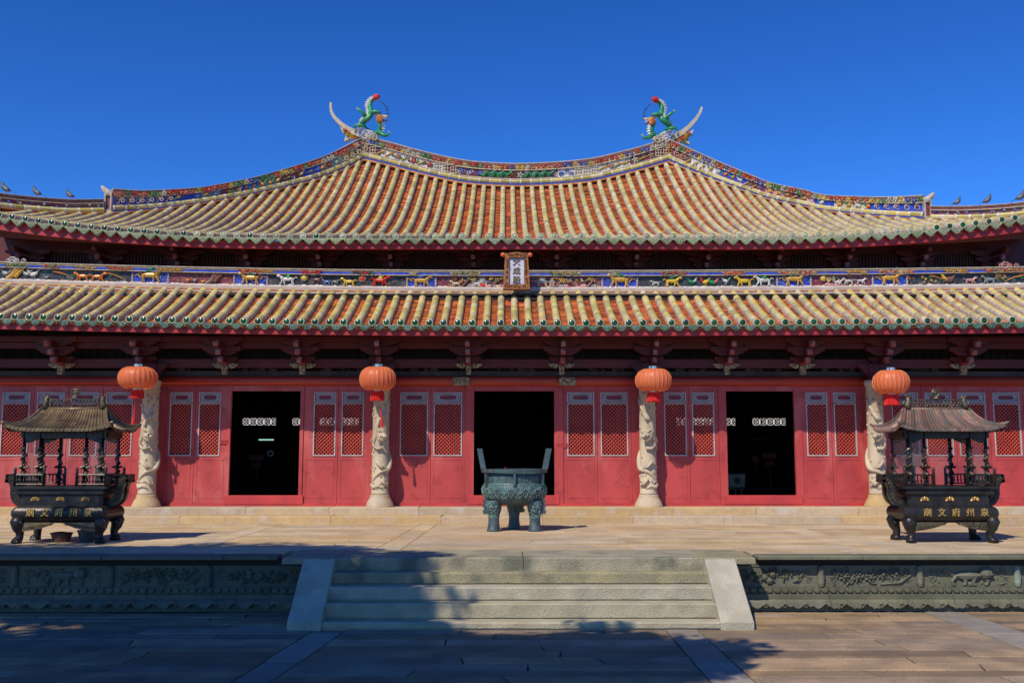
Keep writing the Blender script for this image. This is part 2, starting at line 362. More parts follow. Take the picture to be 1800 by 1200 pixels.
# =================================================================== GROUND
ZT=.88                       # terrace floor
g=MB().m('joint_dark'); g.add([(-300,-300,-.06),(300,-300,-.06),(300,400,-.06),(-300,400,-.06)],[(0,1,2,3)])
ground=tag(g.build('ground'),kind='structure')
def gline(p,q,Z):
    a=atZ(*p,Z); b=atZ(*q,Z)
    return lambda y:a.x+(b.x-a.x)*(y-a.y)/(b.y-a.y)
def pave(parent,name,y0,y1,step,x0,x1,strips,Z,mk,mks,lenr,th=.06,holes=None,jt=.006,zj=.006):
    """rows of long slabs across, cut by the strips (pairs of edge lines)"""
    y=y0; cnt=0
    while y<y1-.05:
        yb=min(y+R(*step),y1)
        if y1-yb<.15: yb=y1
        cuts=[]
        for l,r in strips: cuts.append((l,r))
        segs=[]; left=lambda q:x0
        for l,r in sorted(cuts,key=lambda c:c[0](y)): segs.append((left,l)); left=r
        segs.append((left,lambda q:x1))
        for a,b in segs:
            xa=a(y); 
            pos=[(a(y),a(yb))]; xc=(a(y)+a(yb))/2; xe=(b(y)+b(yb))/2
            if xe-xc<.05: continue
            while True:
                L=R(*lenr)
                if xc+L>xe-.6: break
                xc+=L; k=R(-.05,.05); pos.append((xc-k,xc+k))
            pos.append((b(y),b(yb)))
            for (p0,p1),(q0,q1) in zip(pos,pos[1:]):
                if holes and holes((p0+q0)/2,(y+yb)/2): continue
                m=MB().m(mk); z=R(-zj,0)
                m.slab([(p0+jt,y+jt),(q0-jt,y+jt),(q1-jt,yb-jt),(p1+jt,yb-jt)],Z-th,Z+z)
                m.build(name,parent); cnt+=1
        y=yb
    for l,r in strips:
        y=y0
        while y<y1-.05:
            yb=min(y+R(.8,1.5),y1)
            m=MB().m(mks); m.slab([(l(y)+jt,y+jt),(r(y)-jt,y+jt),(r(yb)-jt,yb-jt),(l(yb)+jt,yb-jt)],Z-th,Z+R(-zj,.002))
            m.build('strip_stone' ,parent); cnt+=1; y=yb
    return cnt
gs=[(gline((560,1101),(480,1151),0),gline((613,1103),(480,1193),0)),
    (gline((1167,1102),(1252,1200),0),gline((1221,1102),(1333,1200),0)),
    (gline((1640,1080),(1755,1122),0),lambda y,f=gline((1640,1080),(1755,1122),0):f(y)+.62)]
n=pave(ground,'paving_stone',9.6,16.4,(.30,.46),-9.4,9.9,gs,0,'paving','paving_strip',(1.2,3.2),jt=.011,zj=.012,
       holes=lambda x,y:(-3.0<x<3.4 and y>14.9))
# the yard beyond the laid stones that the frame shows
g2=MB().m('paving')
for (xa,xb,ya,yb) in ((-60,-9.42,-40,16.4),(9.92,60,-40,16.4),(-9.42,9.92,-40,9.58)): g2.add([(xa,ya,-.004),(xb,ya,-.004),(xb,yb,-.004),(xa,yb,-.004)],[(0,1,2,3)])
tag(g2.build('courtyard'),kind='structure')
# =================================================================== TERRACE
tr=MB().m('joint_dark')
tr.box(-40,-2.7,16.26,24.2,0,ZT-.07); tr.box(-2.7,3.1,15.8,24.2,0,ZT-.07); tr.box(3.1,40,16.26,24.2,0,ZT-.07)
tr.box(-40,40,24.2,60,0,ZT-.07)
terrace=tag(tr.build('terrace'),kind='structure')
ts=[(gline((653,968),(704,940),ZT),gline((700,968),(739,941),ZT)),(gline((1123,968),(1078,940),ZT),gline((1163,968),(1108,940),ZT)),
    (gline((277,972),(393,940),ZT),lambda y,f=gline((277,972),(393,940),ZT):f(y)+.45),(gline((1439,945),(1492,959),ZT),lambda y,f=gline((1439,945),(1492,959),ZT):f(y)+.45)]
pave(terrace,'terrace_slab',17.02,24.0,(.32,.46),-13,13.4,ts,ZT,'terrace_stone','terrace_stone',(1.8,3.6),th=.08,jt=.004,zj=.003)
pave(terrace,'terrace_slab',16.42,17.02,(.29,.31),-13,-3.62,[],ZT,'terrace_stone','terrace_stone',(1.5,3),th=.08,jt=.004,zj=.003)
pave(terrace,'terrace_slab',16.42,17.02,(.29,.31),3.97,13.4,[],ZT,'terrace_stone','terrace_stone',(1.5,3),th=.08,jt=.004,zj=.003)
# the pale granite slab at the head of the steps
x=-3.46
for L,TH in ((.82,.09),(2.9,.20),(2.78,.20),(.80,.09)):
    m=MB().m('granite_old'); m.slab([(x+.004,15.62),(x+L-.004,15.62),(x+L-.004,17.0),(x+.004,17.0)],ZT-TH,ZT+.004,.015)
    m.build('landing_slab',terrace); x+=L
def zc(y,Y): return zY(y,Y,1500)
# coping stones on both sides
for xa,xb in ((-13,-3.62),(3.97,13.5)):
    x=xa
    while x<xb-.1:
        L=min(R(1.5,2.1),xb-x)
        if xb-x-L<.5: L=xb-x
        m=MB().m('green_stone'); y0=15.99+R(0,.015)
        m.slab([(x+.006,y0),(x+L-.006,y0+R(-.008,.008)),(x+L-.006,16.41),(x+.006,16.41)],zc(983,16.0),ZT+R(-.004,.002),.02)
        m.build('coping_stone',terrace); x+=L
zP1,zP0=zc(993,16.2),zc(1031,16.2); zL1,zL0=zP0,zc(1043,16.14); zB0=zc(1051,16.18); zW0=0
# frieze panels with carved flowers
cols_r=[3.60,5.02,6.60,8.16,9.74,11.3,12.9]; cols_l=[-3.2,-4.74,-6.30,-7.82,-9.4,-11,-12.6]
kinds=['bush','flowers','lion','lion','flowers','bush']
def relief(b,cx,cz,kind,Y,w):
    if kind=='bush':
        for i in range(56):
            a=R(-1,1); b.octa((cx+a*w*.30,Y,cz+R(-.13,.13)*(1-abs(a)*.5)),(R(.03,.07),.035,.022),R(0,3))
        for i in range(4): 
            q=cx+R(-.3,.3)*w; b.lathe([(.045,0),(.05,.02),(.02,.03)],7,(q,Y,cz)) if False else b.ell((q,Y-.01,cz+R(-.08,.08)),(.055,.04,.05),7,4)
    elif kind=='flowers':
        for i in range(5):
            q=cx+(i-2)*w*.13; z=cz+R(-.04,.05)
            for k in range(7): a=k*.9; b.octa((q+.06*math.cos(a),Y,z+.06*math.sin(a)),(.04,.035,.025),a)
            b.ell((q,Y-.02,z),(.03,.03,.03),6,4)
        for i in range(40): b.octa((cx+R(-.38,.38)*w,Y,cz+R(-.13,.13)),(R(.04,.08),.03,.02),R(0,3))
        b.tube([(cx+.1*w,Y,cz-.13),(cx+.3*w,Y,cz-.1),(cx+.42*w,Y,cz+.03)],[.02,.03,.015],5)
    else:
        for i in range(26): b.octa((cx+R(-.6,.6),Y+.005,cz+R(-.14,.14)),(R(.03,.06),.018,.016),R(0,3))
        b.ell((cx,Y,cz+.01),(.26,.06,.07),8,4); b.ell((cx+.27,Y-.02,cz+.05),(.11,.07,.09),8,5)
        for i in range(10): b.octa((cx+.2+R(-.08,.18),Y-.05,cz+R(-.03,.14)),(.035,.03,.02),R(0,3))
        for q,d in ((-.2,-.07),(-.1,.05),(.12,-.05),(.22,.09)): b.tube([(cx+q,Y,cz),(cx+q+d,Y-.01,cz-.08),(cx+q+d*.6,Y,cz-.14)],[.04,.03,.035],5)
        b.tube([(cx-.25,Y,cz+.02),(cx-.36,Y,cz+.1),(cx-.44,Y,cz+.02),(cx-.5,Y,cz+.09)],[.03,.025,.02,.015],5)
        b.ell((cx+.02,Y,cz-.12),(.05,.03,.04),6,4)
for side,cs in ((1,cols_r),(-1,cols_l)):
    for i,(a,b_) in enumerate(zip(cs,cs[1:])):
        xa,xb=min(a,b_),max(a,b_)
        m=MB().m('green_stone'); m.box(xa,xb-.004,16.22,16.27,zP0,zP1)
        fr=.035
        m.box(xa+.1,xb-.1,16.205,16.22,zP1-.02,zP1-.004); m.box(xa+.1,xb-.1,16.205,16.22,zP0+.004,zP0+.02)
        p=m.build('frieze_panel',terrace)
        m=MB().m('green_stone'); cx,cz=(xa+xb)/2,(zP0+zP1)/2
        relief(m,cx,cz,kinds[i],16.205,xb-xa)
        for f,q in ((1,xa+.2),(-1,xb-.2)):
            scroll(m,(q,16.215,cz+.06),.06,'green_stone',1.4,f,.22); scroll(m,(q,16.215,cz-.07),.05,'green_stone',1.3,-f,.22)
            m.tube([(q-f*.06,16.215,cz-.02),(q+f*.05,16.215,cz),(q+f*.13,16.215,cz+.05)],[.015,.012,.006],4)
        m.build('carved_relief',p,smooth=False)
        # colonnette
        m=MB().m('green_stone_light' if i in(2,3) and side>0 else 'green_stone'); x=b_; h=zP1-zP0
        m.lathe([(.045,0),(.055,.02),(.05,.05),(.056,.06),(.05,.07),(.06,h*.5),(.05,h-.09),(.056,h-.08),(.05,h-.07),(.055,h-.03),(.03,h)],10,(x,16.2,zP0))
        m.build('colonnette',terrace,smooth=True)
    # lotus petal moulding, fillet and wave-edged foot, in blocks
    xs=[cs[0]]; 
    lo,hi=(3.60,13.5) if side>0 else (-13,-3.2)
    x=lo
    while x<hi-.1:
        L=min(R(1.3,2.0),hi-x)
        if hi-x-L<.5: L=hi-x
        light=side>0 and (8.0<x+L/2<9.2)
        m=MB().m('green_stone_light' if light else 'green_stone')
        m.box(x+.004,x+L-.004,16.17,16.26,zL0,zL1); m.box(x+.004,x+L-.004,16.12,16.26,zB0,zL0-.003)
        npt=int(L/.125)
        for i in range(npt):
            q=x+(i+.5)*L/npt; r=L/npt*.46; z0=zL0+.01; z1=zL1-.012; dz=(z1-z0)
            pts=[(q-r,z1),(q-r,z0+dz*.4),(q-r*.6,z0+dz*.1),(q,z0),(q+r*.6,z0+dz*.1),(q+r,z0+dz*.4),(q+r,z1)]
            n_=len(pts); vs=[(p[0],16.168,p[1]) for p in pts]+[(q+(p[0]-q)*.7,16.135,z0+(p[1]-z0)*.85+dz*.12) for p in pts]
            m.add(vs,[(k,(k+1)%n_,n_+(k+1)%n_,n_+k) for k in range(n_)]+[tuple(range(n_,2*n_))])
        m.build('lotus_moulding',terrace)
        light=side>0 and (8.6<x+L/2<9.6)
        m=MB().m('green_stone_light' if light else 'green_stone')
        m.box(x+.004,x+L-.004,16.16,16.26,0,zB0-.003)
        # curling skirt
        N=int(L/.04); P=[]
        top=zB0-.004
        for i in range(N+1):
            q=i/N*L; w_=((x+q)*3.1)%1.0; P.append((x+.004+q*(L-.008)/L, top*.52-.045*math.sin(w_*PI*2)-(.05 if w_>.72 else 0)))
        pl=[(x+.004,top),*P,(x+L-.004,top)]
        for i in range(N):
            a,b_=P[i],P[i+1]
            m.add([(a[0],16.155,a[1]+.03),(b_[0],16.155,b_[1]+.03),(b_[0],16.06,b_[1]),(a[0],16.06,a[1]),(a[0],16.075,(a[1]+top)/2+.02),(b_[0],16.075,(b_[1]+top)/2+.02),(a[0],16.12,top),(b_[0],16.12,top)],
                  [(0,3,2,1)[::-1],(3,2,5,4),(4,5,7,6)])
        for i in range(int(L/.32)):
            q=x+.16+i*.32+R(-.02,.02); scroll(m,(q,16.055,top*.50),.045,m.ms[0],1.2,1,.22)
        m.build('wave_foot',terrace); x+=L
# =================================================================== STEPS
Yfs=[15.32,15.02,14.74,14.45]; ys=[1005.5,1031,1060,1093]; Zs=[zY(y,Y) for y,Y in zip(ys,Yfs)]; xl=[592,583,573,561]; xr=[1238,1247,1258.5,1270]
stairs=MB().m('joint_dark'); stairs.box(-2.6,3.0,15.3,15.9,0,.5); stairs=tag(stairs.build('stairs'),kind='structure')
m=MB().m('granite_old'); m.bbox(-2.68,3.10,15.60,15.95,ZT-.19,ZT-.01,.012); 
prevY=15.62
for k,(z,y,a,b_) in enumerate(zip(Zs,ys,xl,xr)):
    Yf=Yfs[k]; zb=Zs[k+1] if k<3 else 0
    xa,xb=atY(a,y,Yf).x,atY(b_,y,Yf).x
    if k<3: xa,xb=-2.625,3.035
    b=.022; st=MB().m('granite_old' if k==0 else 'granite')
    # a long block with worn, slightly uneven arris
    N=44; vs=[]; 
    for i in range(N+1):
        q=xa+(xb-xa)*i/N; e=.003*math.sin(i*1.7)+R(-.002,.002); e2=R(-.003,.003)
        vs+=[(q,Yf+.03,zb-.02),(q,Yf+.03,zb+.012+e2),(q,Yf+.004,zb+.020+e2),(q,Yf+e,z-b+e2),(q,Yf+b*.35+e,z-b*.3+e2),(q,Yf+b+e,z+e2*.5),(q,prevY+.3,z)]
    fs=[]
    for i in range(N):
        for j in range(6): fs.append((i*7+j,(i+1)*7+j,(i+1)*7+j+1,i*7+j+1))
    fs+=[tuple(range(7)),tuple(N*7+j for j in range(7))[::-1]]
    st.add(vs,fs); st.add([(xa,Yf,zb-.02),(xb,Yf,zb-.02),(xb,prevY+.3,zb-.02),(xa,prevY+.3,zb-.02)],[(0,3,2,1)])
    st.build('step',stairs); prevY=Yf
for nm,xa,xb in (('l',-3.10,-2.62),('r',3.03,3.50)):
    m=MB().m('granite'); yt,yb=15.50,14.43
    m.add([(xa,yb,-.02),(xb,yb,-.02),(xb,yb,.10),(xa,yb,.10),(xa,yt,ZT-.02),(xb,yt,ZT-.02),(xa,yt+.5,ZT-.02),(xb,yt+.5,ZT-.02),(xa,yt+.5,-.02),(xb,yt+.5,-.02),
           (xa+.012,yb+.012,.115),(xb-.012,yb+.012,.115),(xb-.012,yt,ZT-.005),(xa+.012,yt,ZT-.005)],
          [(0,1,2,3),(1,9,7,5,2),(0,3,4,6,8),(3,2,11,10),(10,11,12,13),(2,5,12,11),(3,10,13,4),(4,13,12,5),(4,5,7,6)])
    m.build('side_slab',stairs)
# =================================================================== PLINTH (two courses of long stones under the hall)
ZF=1.23
pl=MB().m('joint_dark'); pl.box(-20,20,24.05,25.4,ZT-.05,1.04); pl.box(-20,20,24.62,60,1.0,ZF-.02)
plinth=tag(pl.build('plinth'),kind='structure')
for Y0,Y1,z0,z1 in ((23.95,24.70,ZT-.02,1.055),(24.55,25.28,1.055,ZF)):
    x=-17
    while x<17.5:
        L=R(1.8,3.6); m=MB().m('plinth_stone'); m.slab([(x+.004,Y0+R(0,.008)),(x+L-.004,Y0+R(0,.008)),(x+L-.004,Y1),(x+.004,Y1)],z0,z1+R(-.003,.002),.018)
        m.build('plinth_stone',plinth); x+=L
# =================================================================== THE HALL
hall=tag(empty('temple_hall',(0,25,ZF)),'wide red temple hall with a double-tiered yellow and orange tiled roof','temple')
hall.location=(0,0,0)
YW=25.3
def wx(px): return xY(px,YW,755)
def wz(py): return zY(py,YW)
z_sill,z_top=wz(870),wz(687)
z_head=wz(676)
# leaves: (edge a, edge b, lattice a, lattice b) in the photograph's pixels
leaves=[(-56,-6,-50,-8),(-6,56,1,50),(56,117,62,111),(117,178,123,171),(178,238,184,232),(290,342,297,337),(342,400,348,387),(533,594,550.6,590),(594,648,600,639),
 (696,757,703,752),(757,818,762,812),(990,1050,997,1045),(1050,1110,1056,1104),(1162,1212,1168,1207),(1212,1264,1217,1256),(1410,1462,1418,1456),(1462,1518,1467,1506),
 (1562,1622,1569,1616),(1622,1681,1628,1675),(1681,1741,1686,1735),(1741,1802,1748,1795),(1802,1862,1808,1856)]
doors=[(405,527),(833,974.3),(1277.5,1397)]
zl0,zl1,zp0,zp1=wz(801),wz(708.2),wz(706.8),wz(689.5)
zb0=wz(884)   # foot of the leaves
def lattice_mesh(w,h):
    m=MB().m('lattice_red'); p=.094; t=.0125
    for s,y in ((1,0),(-1,.014)):
        k=-h
        k=-math.ceil((h+w)/p)*p
        while k<w+h:
            # line x = k + s*z, clipped to the box
            z0,z1=0,h
            xa,xb=(k,k+h) if s>0 else (k+h,k)
            # param along z
            pts=[]
            za,zb=0,h
            if s>0: za=max(0,-k); zb=min(h,w-k); f=lambda z:k+z
            else: za=max(0,k+h-w); zb=min(h,k+h); f=lambda z:k+h-z
            if zb-za>.02:
                a=(f(za),za); b=(f(zb),zb); d=t*.72
                m.add([(a[0]-d*1.0,y,a[1]+d*s*1.0*1),(a[0]+d,y,a[1]-d*s),(b[0]+d,y,b[1]-d*s),(b[0]-d,y,b[1]+d*s),
                       (a[0]-d,y+.012,a[1]+d*s),(a[0]+d,y+.012,a[1]-d*s),(b[0]+d,y+.012,b[1]-d*s),(b[0]-d,y+.012,b[1]+d*s)],
                      [(0,1,2,3),(0,4,5,1),(2,6,7,3),(1,5,6,2),(0,3,7,4)])
            k+=p
    return m.mesh('lattice')
lat_cache={}
for (ea,eb,la,lb) in leaves:
    xa,xb=wx(ea)+.005,wx(eb)-.005; a,b=wx(la),wx(lb)
    r=.018   # recess of the leaf
    Y0,Y1=YW+r,YW+.07
    m=MB().m('wall_red')
    m.box(xa,a,Y0,Y1,zb0,z_head); m.box(b,xb,Y0,Y1,zb0,z_head); m.box(a,b,Y0,Y1,zp1,z_head); m.box(a,b,Y0,Y1,zb0,zl0)
    # raised border of the lower board and the moulding between
    zc_=zl0-.08; 
    e=.07
    m.box(xa+e,xb-e,Y0-.008,Y0,zc_-.025,zc_); m.box(xa+e,xb-e,Y0-.008,Y0,zb0+.12,zb0+.14); m.box(xa+e,xa+e+.012,Y0-.008,Y0,zb0+.14,zc_-.025); m.box(xb-e-.012,xb-e,Y0-.008,Y0,zb0+.14,zc_-.025)
    leaf=m.build('door_leaf',hall)
    # white frames
    f=.028
    m=MB().m('frame_white'); yf=Y0-.022
    for (z0,z1) in ((zl0,zl1),(zp0,zp1)):
        m.box(a,b,yf,Y1,z0,z0+f); m.box(a,b,yf,Y1,z1-f,z1); m.box(a,a+f,yf+.001,Y1,z0+f,z1-f); m.box(b-f,b,yf+.001,Y1,z0+f,z1-f)
    m.m('dark_beam'); m.box(a,b,Y1-.02,Y1,zl1,zp0)
    m.build('window_frame',leaf)
    # small upper panel: grey board with a rounded sunken field
    m=MB().m('panel_grey'); x0,x1,z0,z1=a+f+.012,b-f-.012,zp0+f+.01,zp1-f-.01; cx,cz=(x0+x1)/2,(z0+z1)/2
    hw,hh=(x1-x0)*.33,(z1-z0)*.30; ring=[]; outer=[]
    N=16
    for i in range(N):
        t=2*PI*i/N; c,s_=math.cos(t),math.sin(t)
        ring.append((cx+math.copysign(abs(c)**.45,c)*hw,Y0+.0,cz+math.copysign(abs(s_)**.6,s_)*hh))
        outer.append((cx+max(-1,min(1,c*1.42))*(x1-x0)/2,Y0,cz+max(-1,min(1,s_*1.42))*(z1-z0)/2))
    inn=[(p[0],Y0+.03,p[2]) for p in ring]
    m.add(outer+ring+inn,[(i,(i+1)%N,N+(i+1)%N,N+i) for i in range(N)]+[(N+i,N+(i+1)%N,2*N+(i+1)%N,2*N+i) for i in range(N)])
    m.m('dark_beam'); m.box(a+f,b-f,Y0+.012,Y0+.02,zp0+f,z0-.002); m.box(a+f,b-f,Y0+.012,Y0+.02,z1+.002,zp1-f)
    m.m('panel_red'); m.add(inn,[tuple(range(N))])
    m.build('upper_panel',leaf)
    w,h=round(b-a-2*f,2),round(zl1-zl0-2*f,3)
    if (w,h) not in lat_cache: lat_cache[(w,h)]=lattice_mesh(w,h)
    inst('lattice',lat_cache[(w,h)],leaf,(a+f,Y0+.012,zl0+f))
# fixed boards between leaves and door openings
m_edges=[]
ivals=sorted([(wx(a),wx(b)) for a,b,_,_ in leaves]+[(wx(a),wx(b)) for a,b in doors])
x=ivals[0][0]-2.5
for a,b in ivals+[(ivals[-1][1]+2.5,99)]:
    if a-x>.03:
        m=MB().m('wall_red'); m.bbox(x,a,YW-.01,YW+.1,zb0,z_head,.002); m.build('door_post',hall)
    x=b
# sills, thresholds and lintels
m=MB().m('wall_red')
xs=ivals[0][0]-2.5; xe=ivals[-1][1]+2.5
for a,b in doors:
    xa,xb=wx(a),wx(b)
    t=MB().m('sill_red'); t.bbox(xa-.12,xb+.12,YW-.035,YW+.12,zb0-.02,z_sill,.006); t.build('threshold',hall)
    t=MB().m('wall_red'); t.box(xa,xb,YW+.012,YW+.09,z_top,z_head); t.build('lintel',hall)
t=MB().m('sill_red'); t.box(xs,xe,YW-.02,YW+.14,ZF-.01,zb0-.001); t.build('sill_beam',hall)
# small darker red stickers on the jambs
for px0,px1,py in ((387,403,776),(978,998,782)):
    t=MB().m('fascia_red'); t.box(wx(px0),wx(px1),YW-.0115,YW+.02,wz(py+4),wz(py-3)); t.build('paper_strip',hall)
# header roll, grey beam
cz=(wz(661)+wz(678))/2; 
t=MB().m('header_red'); t.tube([(xs,YW-.02,cz),(xe,YW-.02,cz)],.125,12); t.build('header_beam',hall,smooth=True)
t=MB().m('grey_beam'); t.box(xs,xe,YW-.02,YW+.2,cz+.118,cz+.25); t.build('grey_beam',hall)
# carved grille band behind the beams, tie beams and purlins
z_a=zY(646,25.15); 
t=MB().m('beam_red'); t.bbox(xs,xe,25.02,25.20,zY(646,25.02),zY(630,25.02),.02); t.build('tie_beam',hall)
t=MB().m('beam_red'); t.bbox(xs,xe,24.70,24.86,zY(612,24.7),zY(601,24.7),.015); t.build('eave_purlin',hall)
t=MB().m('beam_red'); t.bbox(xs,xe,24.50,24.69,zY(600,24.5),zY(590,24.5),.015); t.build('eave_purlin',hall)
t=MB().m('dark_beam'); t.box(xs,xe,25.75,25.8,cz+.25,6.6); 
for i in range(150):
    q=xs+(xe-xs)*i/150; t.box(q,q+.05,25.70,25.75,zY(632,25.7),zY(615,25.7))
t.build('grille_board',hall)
# carved festoons above the grey beam
t=MB().m('carved_wood')
for q in (300,460,600,740,905,1070,1210,1345,1480,1620):
    for i in range(9):
        cx=xY(q,25.2)+R(-.5,.5); scroll(t,(cx,25.12,zY(650,25.12)+R(-.03,.04)),R(.04,.07),'grey_beam' ,1.2,random.choice((-1,1)),.25)
t.build('carved_festoon',hall)
# ------------------------------------------------------------------ bracket sets under the lower eave
def arm_poly(hw,z0,z1):   # cloud stepped arm seen from the front
    h=z1-z0
    L=[(hw,z1),(hw,z1-h*.35),(hw*.93,z1-h*.5),(hw*.80,z1-h*.52),(hw*.74,z1-h*.75),(hw*.6,z1-h*.82),(hw*.45,z0),(0,z0)]
    return [(-x,z) for x,z in L[::-1]][:-0 or None]+L[::-1][1:][::-1][::-1] if False else [(x,z) for x,z in L[:-1]]+[(-x,z) for x,z in L[:-1][::-1]]
ZB1=zY(590,24.6)-.01
def bracket_parts(ztop,tip=True,s=1.0,depth=24.05):
    P=[]
    m=MB().m('beam_red')
    for hw,z0,z1,y in ((.56,-.26,-.03,24.44),(.47,-.48,-.262,24.55),(.30,-.66,-.482,24.92)):
        m.prism(arm_poly(hw*s,z0*s,z1*s),y,y+.13)
    P.append(('bracket_arm',m))
    m=MB().m('beam_red')
    for q,z in ((-.44,-.04),(.44,-.04),(-.2,-.03),(.2,-.03),(0,-.02)):
        m.lathe([(.045*s,0),(.075*s,.035*s),(.075*s,.08*s)],4,(q*s,24.86,z*s-.03),ph=PI/4)
    P.append(('bearing_block',m))
    m=MB()
    # three forward arms with scrolled, paler ends
    for i,(yt,z) in enumerate(((24.0,-.22),(24.22,-.40),(24.42,-.58))):
        if i==2 and not tip: pass
        m.m('beam_red'); m.box(-.06*s,.06*s,yt+.16,25.0,(z-.06)*s,(z+.06)*s)
        m.m('bracket_tip'); m.prism([(yt+.16,(z+.06)*s),(yt+.02,(z+.05)*s),(yt,(z+.0)*s),(yt+.03,(z-.08)*s),(yt+.10,(z-.10)*s),(yt+.16,(z-.06)*s)],-.055*s,.055*s,'yz')
    P.append(('forward_arm',m))
    if tip:
        m=MB().m('fascia_red'); m.box(-.065,.065,24.86,25.0,-.80,-.55); P.append(('hanging_post',m))
        m=MB().m('carved_wood'); m.add([(-.07,24.84,-.72),(.07,24.84,-.72),(.055,24.85,-.93),(-.055,24.85,-.93),(-.07,25.0,-.72),(.07,25.0,-.72),(.055,24.98,-.93),(-.055,24.98,-.93)],[(0,1,2,3)[::-1],(4,5,6,7),(0,4,7,3),(1,2,6,5)[::-1],(3,7,6,2),(0,1,5,4)])
        scroll(m,(0,24.835,-.80),.045,'carved_wood',1.3,1,.3); scroll(m,(0,24.835,-.88),.04,'carved_wood',1.3,-1,.3)
        P.append(('carved_tip',m))
        m=MB().m('carved_wood')
        for f in (-1,1):
            m.prism([(f*.09,-.66),(f*.34,-.66),(f*.30,-.71),(f*.22,-.76),(f*.14,-.78),(f*.09,-.74)][::f],24.93,24.97)
            scroll(m,(f*.2,24.92,-.70),.06,'carved_wood',1.3,f,.2)
        P.append(('carved_wing',m))
    return [(n,mb.mesh(n)) for n,mb in P]
bm_tip=bracket_parts(0,True); bm_col=bracket_parts(0,False)
for px,col in ((-45,0),(110,0),(256,1),(397,0),(533,0),(670,1),(824,0),(987,0),(1145,1),(1276,0),(1409,0),(1546,1),(1690,0),(1850,0)):
    x=xY(px,25.0,640); e=empty('bracket_set',(x,0,ZB1)); e.parent=hall
    for nm,me in (bm_col if col else bm_tip): inst(nm,me,e)
# two carved stone brackets beside the centre door
for px in (811,997):
    x=xY(px,25.1,670); m=MB().m('carved_wood'); z1=zY(663,25.05); z0=zY(677,25.05)
    m.bbox(x-.2,x+.2,25.0,25.15,z0,z1,.02)
    for i in range(16): scroll(m,(x+R(-.16,.16),24.985,R(z0+.04,z1-.04)),R(.03,.05),'carved_wood',1.1,random.choice((-1,1)),.3)
    m.build('carved_corbel',hall)
# ------------------------------------------------------------------ LOWER ROOF
PITW=.339
AX=atY(905,568,23.5).x
def low_e(x):   # height of the eave (deck level)
    d=x-AX; return (.15 if d<0 else .08)*(abs(d)/12)**2
ZE=zY(568,23.5)-.085
ZR_=zY(512,25.88)-.1
def low_s(x,t): # surface, t from 0 at the eave to 1 at the frieze
    Y=23.5+(25.93-23.5)*t
    return Vector((x,Y,lerp(ZE+low_e(x),ZR_+low_e(x)*1.15,t)-.055*math.sin(PI*t)))
def arch():
    return [(-.080,0),(-.082,.085),(-.068,.132),(0,.168),(.068,.132),(.082,.085),(.080,0)]
def tile_row(path,k,seglen=.2,name='tile_row',parent=hall):
    """barrel tiles along a path of points (x const): rings of mortar and pillowed glazed tiles"""
    m=MB(); 
    L=[0]
    for a,b in zip(path,path[1:]): L.append(L[-1]+(b-a).length)
    def at(s):
        s=max(0,min(L[-1],s))
        for i in range(len(L)-1):
            if s<=L[i+1] or i==len(L)-2:
                t=(s-L[i])/(L[i+1]-L[i]); p=path[i].lerp(path[i+1],t); d=(path[i+1]-path[i]).normalized(); return p,d
    n=max(1,round(L[-1]/seglen)); sl=L[-1]/n; A=arch()
    for i in range(n):
        m.r=random.random(); rings=[]; jit=R(-.003,.003)
        for t,q in ((0,.955),(.14,.96),(.18,.99),(.6,1.025),(1.0,.985)):
            p,d=at((i+t)*sl); up=Vector((0,-d.z,d.y))
            rings.append([p+Vector((a*q+jit,0,0))+up*(h*q) for a,h in A])
        vs=[v for r_ in rings for v in r_]; fg=[];fm=[];fs=[]
        for a in range(4):
            for b_ in range(6):
                f=(a*7+b_,a*7+b_+1,(a+1)*7+b_+1,(a+1)*7+b_)
                if a==0: fm.append(f)
                elif b_ in (0,5): fs.append(f)
                elif b_ in (1,4) and a<3: fm.append(f)
                elif b_ in (1,4): fs.append(f)
                else: fg.append(f)
        base=len(m.v); m.v.extend([tuple(v) for v in vs])
        for kk,F_ in ((k,fg),('mortar',fm),('mortar_side',fs)):
            m.m(kk)
            for f in F_: m.f.append([j+base for j in f]); m.mi.append(m.cur); m.rv.append(m.r)
    return m.build(name,parent,smooth=True)
def pan_strip(m,path,w,step,skip=None):
    L=[0]
    for a,b in zip(path,path[1:]): L.append(L[-1]+(b-a).length)
    n=int(L[-1]/step); j=0
    for i in range(n):
        s=i*L[-1]/n+R(-.012,.012)*(i>0); e=(i+1)*L[-1]/n+.02
        while j<len(L)-2 and s>L[j+1]: j+=1
        d=(path[j+1]-path[j]).normalized(); p=path[j]+d*(s-L[j]); q=p+d*(e-s); up=Vector((0,-d.z,d.y))
        m.r=random.random()*.7+random.random()*.3; h=.034+R(-.006,.010); c=.012; tl=R(-.008,.008)
        X=Vector((w/2,0,0)); 
        vs=[p-X+up*(h+tl),p+up*(h-c),p+X+up*(h-tl),q-X+up*.010,q+up*.002,q+X+up*.010,p-X-up*.002,p-up*.01,p+X-up*.002]
        m.add(vs,[(0,1,4,3),(1,2,5,4),(6,7,1,0),(7,8,2,1)])
def cap_mesh(k):
    m=MB().m('cap_rim'); n=14
    def ring(r,y,z=0): return [(r*.94*math.cos(2*PI*i/n),y,.94*r*math.sin(2*PI*i/n)) for i in range(n)]
    vs=ring(.09,.05)+ring(.096,-.012)+ring(.078,-.02)+ring(.076,-.006)
    fs=[]
    for a in range(3):
        for i in range(n): j=(i+1)%n; fs.append((a*n+i,a*n+j,(a+1)*n+j,(a+1)*n+i))
    m.add(vs,fs); m.m(k); m.add(ring(.076,-.006)+ring(.045,-.022)+[(0,-.03,0)],[(i,(i+1)%n,n+(i+1)%n,n+i) for i in range(n)]+[(n+i,n+(i+1)%n,2*n) for i in range(n)])
    return m.mesh('tile_cap',True)
